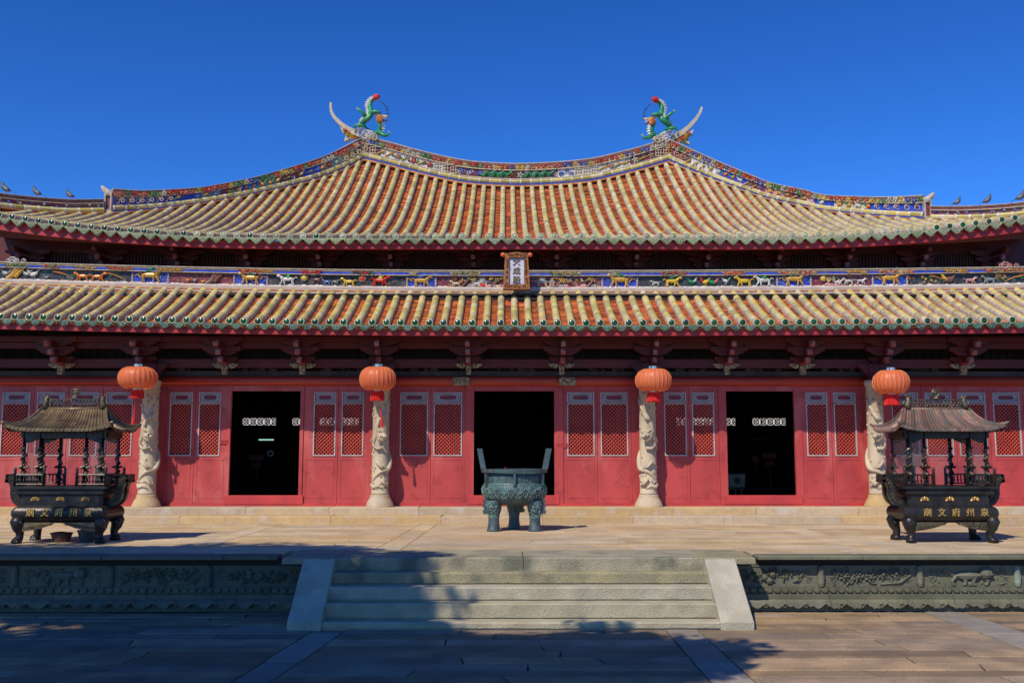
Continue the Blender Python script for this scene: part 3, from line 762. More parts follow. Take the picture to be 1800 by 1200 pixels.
capG,capP=cap_mesh('cap_green'),cap_mesh('cap_pale')
def drip_mesh(k,w,h,pointy):
    m=MB().m(k); n=12; pts=[]
    for i in range(n+1):
        t=i/n; x=-w/2+w*t; a=abs(2*t-1)
        z=-h*(1-a**(1.25 if pointy else 2.3))
        pts.append((x,z))
    poly=[(-w/2,.035)]+pts+[(w/2,.035)]
    poly=[(x,z) for x,z in poly]
    m.prism(poly[::-1],-.012,.012)
    # raised rim and relief sprigs
    for a,b in zip(pts,pts[1:]):
        dx,dz=b[0]-a[0],b[1]-a[1]; 
        m.add([(a[0],-.012,a[1]),(b[0],-.012,b[1]),(b[0]*.86,-.026,b[1]*.86+.004),(a[0]*.86,-.026,a[1]*.86+.004),(b[0]*.80,-.012,b[1]*.80+.006),(a[0]*.80,-.012,a[1]*.80+.006)],[(0,1,2,3),(3,2,4,5)])
    for x,z,rr in ((0,-h*.55,.03),(-.05,-h*.4,.025),(.05,-h*.4,.025),(-.09,-h*.22,.02),(.09,-h*.22,.02),(0,-h*.2,.025)):
        m.octa((x,-.014,z),(rr,.012,rr*.6),R(0,3))
    return m.mesh('drip_tile')
dripL=drip_mesh('drip_green',.285,.115,False); dripU=drip_mesh('drip_pale',.345,.145,True)
lower=empty('lower_roof'); lower.parent=hall
pan=MB().m('pan_tile')
k0=-41; 
for k in range(-47,48):
    x=AX+k*PITW
    path=[low_s(x,t/8*.985) for t in range(9)]
    tile_row(path,'glaze_yellow',.2,'tile_row',lower)
    p=low_s(x,0); inst('tile_cap',capG,lower,(x,p.y-.045,p.z+.085),rot=(0,R(0,3),0))
    xm=x+PITW/2; path=[low_s(xm,t/8*.97) for t in range(9)]
    pan_strip(pan,path,PITW-.15,.066)
    p=low_s(xm,0); inst('drip_tile',dripL,lower,(xm,p.y-.05,p.z-.005),rot=(R(-.05,.05),R(-.03,.03),0))
pan.build('pan_tiles',lower,kind='stuff')
# deck under the tiles, fascia and soffit following the eave
def band(name,parent,fn,mk,x0=-16.3,x1=16.6,n=48,close=True):
    m=MB().m(mk); secs=[fn(lerp(x0,x1,i/n)) for i in range(n+1)]; k=len(secs[0]); vs=[v for s_ in secs for v in s_]
    fs=[]
    for i in range(n):
        for j in range(k): 
            if not close and j==k-1: continue
            jj=(j+1)%k; fs.append((i*k+j,i*k+jj,(i+1)*k+jj,(i+1)*k+j))
    m.add(vs,fs); return m.build(name,parent)
band('roof_deck',lower,lambda x:[low_s(x,0)+Vector((0,.02,-.005)),low_s(x,.5)+Vector((0,0,-.012)),low_s(x,1)+Vector((0,.1,-.01)),low_s(x,1)+Vector((0,.1,-.10)),low_s(x,.5)+Vector((0,0,-.10)),low_s(x,0)+Vector((0,.02,-.07))],'pan_tile')
zf=zY(590,23.54)-ZE
band('fascia_board',lower,lambda x:[Vector((x,23.54,ZE+low_e(x)+zf)),Vector((x,23.54,ZE+low_e(x)-.04)),Vector((x,23.64,ZE+low_e(x)-.04)),Vector((x,23.64,ZE+low_e(x)+zf))],'fascia_red')
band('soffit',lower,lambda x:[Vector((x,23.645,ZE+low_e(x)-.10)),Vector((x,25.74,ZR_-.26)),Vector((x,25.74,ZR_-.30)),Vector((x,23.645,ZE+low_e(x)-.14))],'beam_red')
# pinkish mortared courses at the head of the lower roof
hd=lambda x:low_e(x)*1.15
for i,(y0,z0,h,mk) in enumerate(((25.60,-.02,.035,'roof_white'),(25.66,.02,.035,'pan_tile'),(25.71,.06,.035,'roof_white'),(25.76,.1,.03,'pan_tile'))):
    zb=lambda x,y0=y0,z0=z0:ZR_+hd(x)-(25.93-y0)*.50+z0+.035
    band('head_course',lower,lambda x,y0=y0,h=h:[Vector((x,y0,zb(x))),Vector((x,y0,zb(x)+h)),Vector((x,25.95,zb(x)+h)),Vector((x,25.95,zb(x)))],mk)
# ------------------------------------------------------------------ FRIEZE
YF=25.90
def fz(py): return zY(py,YF)
zLd0,zLd1,zPn0,zPn1,zRl0,zRl1=fz(514),fz(506),fz(505.5),fz(486.5),fz(486),fz(476.5)
frieze=empty('ceramic_frieze'); frieze.parent=hall
band('white_ledge',frieze,lambda x:[Vector((x,YF-.10,zLd0+hd(x)-.12)),Vector((x,YF-.13,zLd1+hd(x)-.035)),Vector((x,YF-.10,zLd1+hd(x))),Vector((x,YF+.2,zLd1+hd(x))),Vector((x,YF+.2,zLd0+hd(x)-.12))],'roof_white')
for (py0,py1,y,mk) in ((486,484.8,YF-.09,'p_cream'),(484.8,480.2,YF-.075,'p_blue'),(480.2,479,YF-.09,'p_cream'),(479,477.8,YF-.085,'p_maroon'),(477.8,476,YF-.11,'mortar')):
    a,b=fz(py0),fz(py1)
    band('moulding_course',frieze,lambda x:[Vector((x,y,a+hd(x)+.001)),Vector((x,y,b+hd(x)-.001)),Vector((x,YF+.2,b+hd(x)-.001)),Vector((x,YF+.2,a+hd(x)+.001))],mk)
segs=[(-210,-70,'m'),(-70,0,'n'),(0,230,'d'),(230,299,'b'),(299,409,'m'),(409,473,'b'),(473,713,'d'),(713,769,'b'),(769,883,'m'),(883,933,'m'),(933,1056,'m'),(1056,1123,'b'),(1123,1363,'d'),(1363,1428,'b'),(1428,1531,'m'),(1531,1597,'b'),(1597,1870,'d'),(1870,2020,'m')]
bgk=dict(d='p_black',b='p_blue',m='p_maroon',n='p_black')
def X_(px): return xY(px,YF,495)
H_=zPn1-zPn0
def place(m,what,px,dz=0,sc_=1,**kw):
    x=X_(px); z=zPn0+hd(x)+dz; c=(x,YF-.02,z+.02); what(m,c,**kw)
random.seed(11)
for a,b,t in segs:
    xa,xb=X_(a)+.003,X_(b)-.003
    m=MB().m(bgk[t]); m.add([(xa,YF,zPn0+hd(xa)),(xb,YF,zPn0+hd(xb)),(xb,YF,zPn1+hd(xb)),(xa,YF,zPn1+hd(xa)),(xa,YF+.2,zPn0+hd(xa)),(xb,YF+.2,zPn0+hd(xb)),(xb,YF+.2,zPn1+hd(xb)),(xa,YF+.2,zPn1+hd(xa))],[(0,1,2,3),(0,4,5,1),(1,5,6,2),(0,3,7,4)])
    pnl=m.build('frieze_panel',frieze)
    m=MB(); h0=lambda x:zPn0+hd(x)
    # edges: baluster posts and angle frets
    if t in 'db':
        for q in (xa+.04,xb-.04):
            if t=='b':
                m.m('p_cream'); 
                for i in range(4): m.octa((q,YF-.02,h0(q)+H_*(.14+.22*i)),(.035,.03,.04))
    # ground: hills, rocks
    nG=int((xb-xa)/.12)
    for i in range(nG):
        q=xa+.06+i*.12+R(-.03,.03); k={'b':'p_white','m':random.choice(('p_pink','p_white','p_cream')),'d':random.choice(('p_grey','p_white','p_grey')),'n':'p_grey'}[t]
        m.m(k); m.ell((q,YF-.005,h0(q)),(.09,.02,R(.015,.05)),6,4)
    items=[]
    if t=='b':
        c=(xa+xb)/2; fl=random.choice((-1,1)); animal(m,(c,YF-.03,h0(c)+.02),(xb-xa)*.72,'p_gold',fl,random.choice(('p_sky','p_green','p_orange')),True,long=True)
        m.m('p_gold'); m.tube([(c-fl*.25,YF-.03,h0(c)+.15),(c-fl*.33,YF-.03,h0(c)+.23),(c-fl*.4,YF-.03,h0(c)+.2)],.018,4)
        scroll(m,(c+fl*.3,YF-.02,h0(c)+.2),.05,'p_sky',1.2,fl,.2)
    for i in range(int((xb-xa)/.085)):
        q=R(xa+.08,xb-.08); z=h0(q)+H_*R(.15,.9)
        if t=='b': scroll(m,(q,YF-.012,z),R(.025,.045),random.choice(('p_sky','p_white','p_blue')),1.2,random.choice((-1,1)),.22,7)
        elif t=='m': (leafset if i%2 else scroll)(m,(q,YF-.012,z),R(.03,.05),random.choice(('p_cream','p_pink','p_gold','p_dgreen','p_sky')))
        else: leafset(m,(q,YF-.012,z),R(.025,.05),random.choice(('p_dgreen','p_grey','p_green','p_grey','p_orange')),3)
    m.build('frieze_relief',pnl,kind='stuff')
def rel(name_list,parent=frieze):
    m=MB()
    for fn in name_list: fn(m)
    return m.build('frieze_figure',parent)
def c_(px,dz=.02): x=X_(px); return (x,YF-.035,zPn0+hd(x)+dz)
def tree_(m,px,k='p_gold'):
    if k=='p_cream': return rockery(m,px)
    x,y,z=c_(px,0); m.m(k)
    m.tube([(x-.2,y,z),(x-.08,y,z+.1),(x,y,z+.3)],[.08,.06,.04],6); m.tube([(x+.0,y,z+.05),(x+.1,y,z+.18),(x+.2,y,z+.28)],[.05,.045,.03],6); m.tube([(x-.05,y,z+.1),(x+.02,y,z+.2),(x+.1,y,z+.3)],[.05,.04,.03],6)
def branch(m,px,w=.6,f=1):
    x,y,z=c_(px,.22); m.m('p_orange'); m.tube([(x-w/2*f,y,z+.03),(x-w*.2*f,y-.01,z-.01),(x+w*.1*f,y,z-.05),(x+w/2*f,y,z-.16)],[.02,.018,.014,.01],4)
    for i in range(int(w*22)): 
        q=R(-.5,.5); leafset(m,(x+w*q*f,y-.01,z-.06-.12*q+R(-.03,.05)),R(.03,.055),random.choice(('p_green','p_dgreen')),3)
def blossom(m,px,n=6,w=.5):
    for i in range(n):
        x,y,z=c_(px+R(-w,w)*30,R(.05,.25)); flower(m,(x,y,z),R(.03,.045),random.choice(('p_red','p_yellow','p_orange','p_pink')),'p_yellow'); leafset(m,(x+R(-.06,.06),y+.01,z-.04),.045,'p_green',3)
def disc(m,px,kb,kc):
    x,y,z=c_(px,.22); m.m(kb); 
    for i in range(10): a=i*.628; m.octa((x+.085*math.cos(a),y,z+.085*math.sin(a)),(.025,.02,.02),a)
    m.m(kc); m.ell((x,y,z),(.07,.03,.07),10,5)
def rider(m,px,kh,kr,f):
    x,y,z=c_(px); animal(m,(x,y,z),.58,kh,f); m.m(kr); m.ell((x+.02,y-.02,z+.21),(.06,.04,.07),6,4); m.m('p_cream'); m.ell((x+.03,y-.02,z+.29),(.025,.025,.03),6,4); m.m(kr); m.tube([(x,y-.03,z+.22),(x+f*.12,y-.03,z+.26)],.015,4); leafset(m,(x-f*.1,y,z+.2),.05,'p_orange',3)
def an(px,L,k,f=1,dz=.01,**kw): return lambda m:animal(m,c_(px,dz),L*1.35,k,f,**kw)
def bd(px,L,k,f=1,dz=.15,k2=None): return lambda m:birdie(m,c_(px,dz),L*1.25,k,f,k2)
def rockery(m,px):
    x,y,z=c_(px,0)
    m.m('p_brown'); m.tube([(x-.12,y,z),(x-.03,y,z+.10),(x+.05,y,z+.2),(x+.2,y,z+.25)],[.035,.03,.022,.012],5)
    for i in range(9): leafset(m,(x+R(-.18,.25),y-.01,z+R(.15,.27)),R(.05,.08),random.choice(('p_yellow','p_gold','p_green','p_cream')),4)
    for i in range(6): m.m(random.choice(('p_cream','p_pink','p_grey'))); m.ell((x+R(-.25,.25),y,z+.03),(R(.05,.09),.03,R(.03,.06)),6,4,R(-.4,.4))
figs=[lambda m:tree_(m,28),bd(10,.3,'p_grey',-1),bd(47,.28,'p_grey',-1),bd(60,.3,'p_white',1),bd(83,.14,'p_grey',1,.08),lambda m:branch(m,112,.55,1),an(146,.36,'p_orange',-1),an(172,.36,'p_orange',1,horn=True),lambda m:branch(m,203,.5,1),
 lambda m:leafset(m,c_(123,.06),.10,'p_grey',7),bd(331,.16,'p_orange',-1,.1,'p_red'),bd(343,.15,'p_grey',1,.1),bd(357,.12,'p_yellow',-1,.07),lambda m:tree_(m,378,'p_brown'),
 lambda m:rider(m,506,'p_white','p_green',-1),lambda m:disc(m,535,'p_cream','p_yellow'),an(557,.26,'p_brown',1,.08),an(575,.2,'p_sky',-1,.05),an(589,.2,'p_grey',1,.05),an(614,.34,'p_yellow',-1,horn=True),lambda m:disc(m,637,'p_cream','p_red'),lambda m:rider(m,668,'p_red','p_yellow',1),
 an(802,.26,'p_cream',-1),an(838,.24,'p_white',1),lambda m:tree_(m,820,'p_cream'),lambda m:tree_(m,872,'p_cream'),lambda m:blossom(m,795,5,.6),
 lambda m:blossom(m,1000,9,1),lambda m:tree_(m,985,'p_cream'),lambda m:tree_(m,1040,'p_cream'),bd(1028,.2,'p_black',1,.15,'p_cream'),
 an(1152,.22,'p_white',-1,.04),an(1181,.40,'p_yellow',1,.02,k2='p_green',wings=True,horn=True),bd(1215,.24,'p_green',-1,.14,'p_white'),bd(1240,.26,'p_yellow',1,.14,'p_red'),bd(1252,.26,'p_green',-1,.12,'p_red'),bd(1275,.22,'p_white',-1,.16,'p_green'),an(1308,.42,'p_yellow',-1,horn=True),lambda m:rider(m,1342,'p_white','p_green',-1),
 lambda m:disc(m,1447,'p_cream','p_yellow'),an(1472,.22,'p_white',1,.03),an(1491,.26,'p_white',-1,.04),an(1512,.24,'p_white',1,.05),lambda m:tree_(m,1458,'p_cream'),
 lambda m:blossom(m,1625,10,1),bd(1668,.4,'p_brown',1,.14,'p_yellow'),an(1704,.3,'p_pink',1),an(1738,.34,'p_grey',-1),lambda m:branch(m,1650,.5,1),lambda m:blossom(m,1755,8,.8),lambda m:branch(m,1785,.6,-1),bd(-20,.3,'p_white',1)]
for fn in figs: rel([fn])
# pagoda and gate in the centre panel
def pagoda(px,w,k):
    m=MB(); x,y,z=c_(px,0); m.m('p_cream'); m.box(x-w*.4,x+w*.4,y-.01,y+.03,z+.02,z+.13); m.m('p_red'); m.box(x-w*.25,x+w*.25,y-.02,y-.011,z+.03,z+.1); m.m('p_grey'); m.prism([(x-w*.6,z+.13),(x+w*.6,z+.13),(x+w*.3,z+.19),(x-w*.3,z+.19)],y-.02,y+.03); m.m('p_cream'); m.box(x-w*.2,x+w*.2,y,y+.03,z+.19,z+.23); m.m('p_grey'); m.prism([(x-w*.35,z+.23),(x+w*.35,z+.23),(x,z+.28)],y-.01,y+.03)
    m.build('frieze_figure',frieze)
pagoda(953,.3,'p_cream'); pagoda(970,.16,'p_cream'); pagoda(848,.3,'p_grey')
# gilt scrolls, bats and knots on the blue rail
for px,w,ks in ((30,40,('p_gold','p_green')),(92,26,('p_orange','p_red','p_green')),(152,34,('p_gold','p_cream')),(212,42,('p_orange','p_red','p_gold')),(300,44,('p_gold',)),(440,36,('p_orange','p_red')),(470,24,('p_gold',)),(549,34,('p_red',)),(640,36,('p_green','p_red','p_dgreen')),(728,14,('p_cream',)),(820,52,('p_gold','p_green','p_cream')),(995,52,('p_gold','p_green','p_cream')),(1078,14,('p_cream',)),(1185,44,('p_green','p_red')),(1290,36,('p_red','p_orange')),(1402,66,('p_gold','p_red','p_cream')),(1505,34,('p_gold',)),(1575,60,('p_gold','p_red','p_cream')),(1680,40,('p_gold',)),(1765,70,('p_red','p_gold','p_green'))):
    m=MB(); n=int(w*.75)
    for i in range(n):
        px_=px+(i/n-.5)*w; x=X_(px_); z=(zRl0+zRl1)/2+hd(x)-.01+R(-.035,.035)
        k=random.choice(ks)
        if i%3==0: scroll(m,(x,YF-.10,z),.035,k,1.1,random.choice((-1,1)),.28,7)
        elif i%3==1: m.m(k); m.octa((x,YF-.095,z),(.05,.02,.018),R(0,3))
        else: flower(m,(x,YF-.10,z),.03,k,'p_yellow',4)
    m.build('rail_ornament',frieze)
# cloud heads rising over the rail at the two ends
for px,k in ((22,'p_white'),(1765,'p_pink')):
    m=MB(); x=X_(px)
    for q,r in ((0,.12),(-.1,.07),(.12,.07),(.3,.07)): scroll(m,(x+q,YF-.1,zRl1+hd(x)+.03),r,k,1.4,1,.2,11)
    m.build('rail_ornament',frieze)
# ------------------------------------------------------------------ RECESS AND UPPER BRACKETS
YB=27.2
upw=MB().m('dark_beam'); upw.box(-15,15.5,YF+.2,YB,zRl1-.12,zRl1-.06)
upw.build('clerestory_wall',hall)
ups=[36,176,311,435,561,687,832,978,1118,1243,1367,1490,1623,1757]
zs0,zs1=zY(480,YB),zY(445,YB)
for a,b in zip(ups,ups[1:]):
    xa,xb=xY(a,YB,460),xY(b,YB,460); c=(xa+xb)/2; w=(xb-xa)*.34
    g_=MB().m('joint_dark'); g_.box(c-w,c+w,YB-.012,YB-.002,zs0,zs1); gr=g_.build('grille',hall)
    n=int(2*w/.085)
    m=MB().m('beam_red')
    for i in range(n+1): q=c-w+i*2*w/n; m.box(q-.016,q+.016,YB-.05,YB-.013,zs0,zs1-.0-abs((i/n-.5)*2)**3*.18)
    m.build('grille_bar',gr,kind='stuff')
def up_bracket():
    P=[]; m=MB().m('beam_red')
    for hw,z0,z1,y in ((.62,-.20,-.02,26.95),(.46,-.36,-.202,26.98),(.30,-.52,-.362,27.0)): m.prism(arm_poly(hw,z0,z1),y,y+.12)
    P.append(('bracket_arm',m)); m=MB()
    for yt,z in ((26.1,-.12),(26.35,-.30),(26.6,-.46)):
        m.m('beam_red'); m.box(-.055,.055,yt+.12,27.0,z-.05,z+.05)
        m.m('bracket_tip' if yt>26.2 else 'beam_red'); m.prism([(yt+.12,z+.05),(yt+.01,z+.04),(yt,z-.02),(yt+.05,z-.08),(yt+.12,z-.05)],-.05,.05,'yz')
    P.append(('forward_arm',m)); return [(n,mb.mesh(n)) for n,mb in P]
ub=up_bracket()
for px in ups:
    x=xY(px,26.6,460); e=empty('bracket_set',(x,0,zY(440,26.95)+.02)); e.parent=hall
    for nm,me in ub: inst(nm,me,e)
# ------------------------------------------------------------------ UPPER ROOF
YE,YR=25.70,35.3
LB=[(636,281),(560,314),(450,341),(350,359),(244,372),(150,376),(100,375.5),(0,367),(-90,350)]
RB=[(1178,284),(1243,311),(1320,339),(1363,353),(1420,364),(1447,371),(1530,380),(1613,386),(1697,388),(1800,382),(1890,366)]
MBs=[(636,281),(683,292),(728,304),(783,317),(833,325),(905,328.5),(980,326),(1040,320),(1095,308),(1140,296),(1178,284)]
XL=atY(636,281,YR).x; XR=atY(1178,284,YR).x; SL=1.2
def hip_pt(px,py,side):
    r=ray(px,py); Xe=XL if side<0 else XR; s=side*SL
    # X = Xe + s*(YR-Y)
    t=(Xe+s*YR)/(r[0]+s*r[1]); return Vector((r[0]*t,r[1]*t,r[2]*t+EYE))
hipL=[hip_pt(x,y,-1) for x,y in LB]; hipR=[hip_pt(x,y,1) for x,y in RB]; rid=[atY(x,y,YR) for x,y in MBs]
def smooth(P,n=4):   # catmull-rom through points
    out=[]
    for i in range(len(P)-1):
        p0=P[max(i-1,0)];p1=P[i];p2=P[i+1];p3=P[min(i+2,len(P)-1)]
        for k in range(n):
            t=k/n; out.append(.5*((2*p1)+(-p0+p2)*t+(2*p0-5*p1+4*p2-p3)*t*t+(-p0+3*p1-3*p2+p3)*t**3))
    out.append(P[-1].copy()); return out
hipLs,hipRs,rids=smooth(hipL,5),smooth(hipR,4),smooth(rid,4)
tabL=sorted([(p.x,p.z) for p in hipLs]); tabR=sorted([(p.x,p.z) for p in hipRs]); tabM=sorted([(p.x,p.z) for p in rids])
ZU=zY(416,YE)-.085; ZRC=interp(tabM,(XL+XR)/2)-.06
AU=atY(905,416,YE).x
def up_e(x):
    d=abs(x-AU)-5.0
    return .46*(d/7.9)**2.5 if d>0 else 0
def top_of(x):
    if x<XL: return YR-(XL-x)/SL, interp(tabL,x)
    if x>XR: return YR-(x-XR)/SL, interp(tabR,x)
    return YR, interp(tabM,x)
def P0(Y): return ZU+(ZRC-ZU)*((max(Y,YE)-YE)/(YR-YE))**1.45
def up_path(x,n=22,dz=0):
    Yt,Zt=top_of(x); out=[]; Zt-=.06
    for i in range(n+1):
        w_=i/n; Y=YE+(Yt-YE)*w_
        out.append(Vector((x,Y,P0(Y)+(1-w_)*up_e(x)+w_*(Zt-P0(Yt))+dz)))
    return out
upper=empty('upper_roof'); upper.parent=hall
pan=MB().m('pan_tile'); PU=.3475
kk=0
for k in range(-40,41):
    x=AU+k*PU
    if not(-13.9<x<14.3): continue
    path=up_path(x); 
    # keep the last bit below the ridge trim
    L=sum((b-a).length for a,b in zip(path,path[1:]))
    tile_row(path,'glaze_pale' if -6<x-AU<7 and random.random()<.8 else 'glaze_yellow',.2,'tile_row',upper)
    p=path[0]; inst('tile_cap',capG if x<-8.9 or (abs(k)%5==0 and x<-4) or x>11 else capP,upper,(x,p.y-.045,p.z+.085),rot=(0,R(0,3),0))
    xm=x+PU/2; path=up_path(xm); pan_strip(pan,path,PU-.15,.075)
    p=path[0]; inst('drip_tile',dripU,upper,(xm,p.y-.05,p.z-.005),rot=(R(-.05,.05),R(-.03,.03),0))
pan.build('pan_tiles',upper,kind='stuff')
# deck
m=MB().m('pan_tile'); xs_=[lerp(-14,14.4,i/56) for i in range(57)]; vs=[];n=16
for x in xs_: vs+=up_path(x,n,-.012)
fs=[(i*(n+1)+j,(i+1)*(n+1)+j,(i+1)*(n+1)+j+1,i*(n+1)+j+1) for i in range(56) for j in range(n)]
m.add(vs,fs); m.build('roof_deck',upper)
# back slope and flanks, seen only from elsewhere
m=MB().m('pan_tile')
vs=[hipLs[-1],*[p for p in hipLs[::-1][1:]]]
bk=[Vector((p.x,2*YR-p.y,p.z)) for p in hipLs]
nL=len(hipLs); m.add(hipLs+bk,[(i,i+1,nL+i+1,nL+i) for i in range(nL-1)])
bk=[Vector((p.x,2*YR-p.y,p.z)) for p in hipRs]; nR=len(hipRs); m.add(hipRs+bk,[(i,i+1,nR+i+1,nR+i) for i in range(nR-1)])
vs=[];
for x in xs_: vs+=[Vector((p.x,2*YR-p.y,p.z)) for p in up_path(x,n,-.012)]
m.add(vs,fs); m.build('rear_slope',upper)
band('clerestory_board',hall,lambda x:[Vector((x,YB,7.2)),Vector((x,YB,ZU+up_e(x)*.5+.11)),Vector((x,YB+.1,ZU+up_e(x)*.5+.11)),Vector((x,YB+.1,7.2))],'beam_red',-14.6,15.0,60)
uf=zY(437.5,25.76)-ZU
band('fascia_board',upper,lambda x:[Vector((x,25.76,ZU+up_e(x)*.88+uf)),Vector((x,25.76,ZU+up_e(x)-.04)),Vector((x,25.90,ZU+up_e(x)-.04)),Vector((x,25.90,ZU+up_e(x)*.88+uf))],'fascia_red',-14,14.4,60)
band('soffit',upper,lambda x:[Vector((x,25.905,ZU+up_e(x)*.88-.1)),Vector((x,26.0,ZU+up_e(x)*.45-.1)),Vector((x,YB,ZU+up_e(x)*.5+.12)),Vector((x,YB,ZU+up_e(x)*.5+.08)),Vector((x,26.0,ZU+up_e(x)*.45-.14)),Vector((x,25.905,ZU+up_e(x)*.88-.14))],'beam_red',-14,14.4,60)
# ------------------------------------------------------------------ RIDGES
def ridge(name,path,hts,kpanel,th=.34,flo=True,seed=1,panelpat=None,caps=True):
    random.seed(seed)
    r=empty(name); r.parent=upper
    N=len(path); T=[]
    for i in range(N):
        t=path[min(i+1,N-1)]-path[max(i-1,0)]; t=Vector((t.x,t.y,0)).normalized(); nr=Vector((t.y,-t.x,0))
        if nr.y>0: nr=-nr
        T.append(nr)
    def layer(nm,f0,f1,tk,mk,i0=0,i1=N-1):
        m=MB().m(mk); vs=[]
        for i in range(i0,i1+1):
            h=hts[i]; a=path[i]+Vector((0,0,h*f0)); b=path[i]+Vector((0,0,h*f1)); q=T[i]*tk/2
            vs+=[a+q,b+q,b-q,a-q]
        k=i1-i0; fs=[(i*4+j,i*4+(j+1)%4,(i+1)*4+(j+1)%4,(i+1)*4+j) for i in range(k) for j in range(4)]+[(0,1,2,3),(k*4+3,k*4+2,k*4+1,k*4)]
        m.add(vs,fs); return m.build(nm,r)
    layer('ridge_base',-.035,.02,.46,'roof_white'); layer('under_course',-.09,-.035,.56,'pan_tile'); layer('blue_fillet',.02,.06,.50,'p_blue'); layer('ridge_body',.06,.28,.36,'roof_white'); layer('cream_fillet',.265,.305,.48,'p_cream')
    layer('cream_fillet',.68,.72,.44,'p_cream'); layer('ridge_body',.72,.90,.34,'p_cream' if flo else 'p_brown'); layer('ridge_cap',.90,1.0,.38,'p_brown'); layer('cap_course',1.0,1.04,.40,'mortar')
    # panels of different grounds
    i=0; ks=list(kpanel); j=0
    seg=max(2,int(N/len(ks)))
    while i<N-1:
        e=min(i+seg,N-1); 
        if N-1-e<2: e=N-1
        layer('ridge_panel',.305,.68,.32,ks[min(j,len(ks)-1)],i,e); i=e; j+=1
    L=[0]
    for a,b in zip(path,path[1:]): L.append(L[-1]+(b-a).length)
    def at(s):
        for i in range(N-1):
            if s<=L[i+1] or i==N-2:
                t=(s-L[i])/(L[i+1]-L[i]); return path[i].lerp(path[i+1],t),lerp(hts[i],hts[i+1],t),T[i],(path[i+1]-path[i]).normalized()
    # yellow half tiles along the foot
    m=MB(); n=int(L[-1]/.36)
    for i in range(n):
        s0=i*L[-1]/n; s1=(i+.86)*L[-1]/n; s2=(i+1)*L[-1]/n
        (a,h,q,_),(b,h2,q2,_),(c,h3,q3,_)=at(s0),at(s1),at(s2)
        m.m('glaze_yellow'); m.r=random.random(); m.tube([a+q*.19+Vector((0,0,h*.165)),b+q2*.19+Vector((0,0,h2*.165))],.085,8)
        m.m('p_white'); m.tube([b+q2*.19+Vector((0,0,h2*.165)),c+q3*.19+Vector((0,0,h3*.165))],.093,8)
    m.build('foot_tile',r)
    # flower garland under the cap
    if flo:
        m=MB(); n=int(L[-1]/.095)
        run=('p_red',); 
        for i in range(n):
            p,h,q,t=at((i+.5)*L[-1]/n); 
            if i%3==0: run=random.choice((('p_red','p_orange'),('p_yellow','p_white'),('p_green','p_dgreen'),('p_blue','p_sky'),('p_red','p_pink'),('p_white','p_yellow'),('p_red','p_yellow')))
            c=p+q*.22+Vector((0,0,h*(.82+R(-.05,.05))))
            if i%2==0: flower(m,c,R(.08,.11),run[0],random.choice(('p_yellow','p_white','p_red')))
            else: leafset(m,c,R(.06,.09),random.choice((run[1],'p_green','p_dgreen')),4)
        m.build('flower_garland',r,kind='stuff')
    # relief on the panels
    m=MB(); n=int(L[-1]/.30)
    for i in range(n):
        s=(i+.5)*L[-1]/n; p,h,q,t=at(s); c=p+q*.185+Vector((0,0,h*.49)); hh=h*.17
        sty=panelpat(s/L[-1]) if panelpat else random.choice('abcde')
        if sty=='a': scroll(m,c,hh*1.05,random.choice(('p_cream','p_gold')),1.4,random.choice((-1,1)),.17,11); scroll(m,c+Vector((.14,0,.01)),hh*.8,'p_cream',1.3,-1,.2,9)
        elif sty=='b':
            flower(m,c,hh*.9,random.choice(('p_pink','p_red','p_white','p_orange')),'p_yellow'); leafset(m,c+Vector((.12,0,-.03)),.10,'p_green',5); leafset(m,c+Vector((-.12,0,.02)),.10,'p_dgreen',4)
        elif sty=='c':
            for _ in range(5): leafset(m,c+Vector((R(-.15,.15),0,R(-.08,.08))),.07,random.choice(('p_green','p_dgreen','p_yellow')),3)
            m.m('p_gold'); m.tube([c+Vector((-.16,0,-.08)),c+Vector((0,0,.0)),c+Vector((.16,0,.06))],[.03,.025,.015],4)
        elif sty=='d': 
            for _ in range(3): scroll(m,c+Vector((R(-.12,.12),0,R(-.05,.05))),hh*.6,random.choice(('p_white','p_sky','p_blue')),1.2,random.choice((-1,1)),.25,8)
        elif sty=='e': birdie(m,c+Vector((0,-.02,0)),.34,random.choice(('p_orange','p_gold','p_white')),random.choice((-1,1)),'p_green'); leafset(m,c+Vector((.1,0,-.06)),.07,'p_dgreen',3)
        elif sty=='f':   # key fret
            m.m('p_cream'); 
            for k in range(3):
                for z in (-hh*.8,0,hh*.8): m.box(c.x-.13+k*.09,c.x-.065+k*.09,c.y-.02,c.y+.01,c.z+z-.014,c.z+z+.014)
                m.box(c.x-.13+k*.09,c.x-.11+k*.09,c.y-.018,c.y+.01,c.z-hh*.8,c.z+hh*.8)
        elif sty=='g':   # dragon in relief
            m.m('p_green'); m.tube([c+Vector((-.28,0,.0)),c+Vector((-.12,0,-.07)),c+Vector((0,0,.06)),c+Vector((.14,-.02,-.02)),c+Vector((.26,-.03,.06))],[.02,.05,.06,.05,.035],6)
            for a,b in ((-.12,-.2),(.06,.18),(.12,.24)): m.tube([c+Vector((a,0,0)),c+Vector(((a+b)/2,-.02,-.1)),c+Vector((b,-.02,-.12))],[.03,.022,.015],4)
            m.ell(c+Vector((.27,-.04,.07)),(.07,.05,.05),6,4); scroll(m,c+Vector((-.1,.01,.09)),.05,'p_white',1.2,1,.25)
    m.build('panel_relief',r,kind='stuff')
    return r,at,L[-1]
hL=[(636,.83),(560,.72),(450,.56),(350,.51),(244,.62),(188,.72)]
hl=sorted(hL)
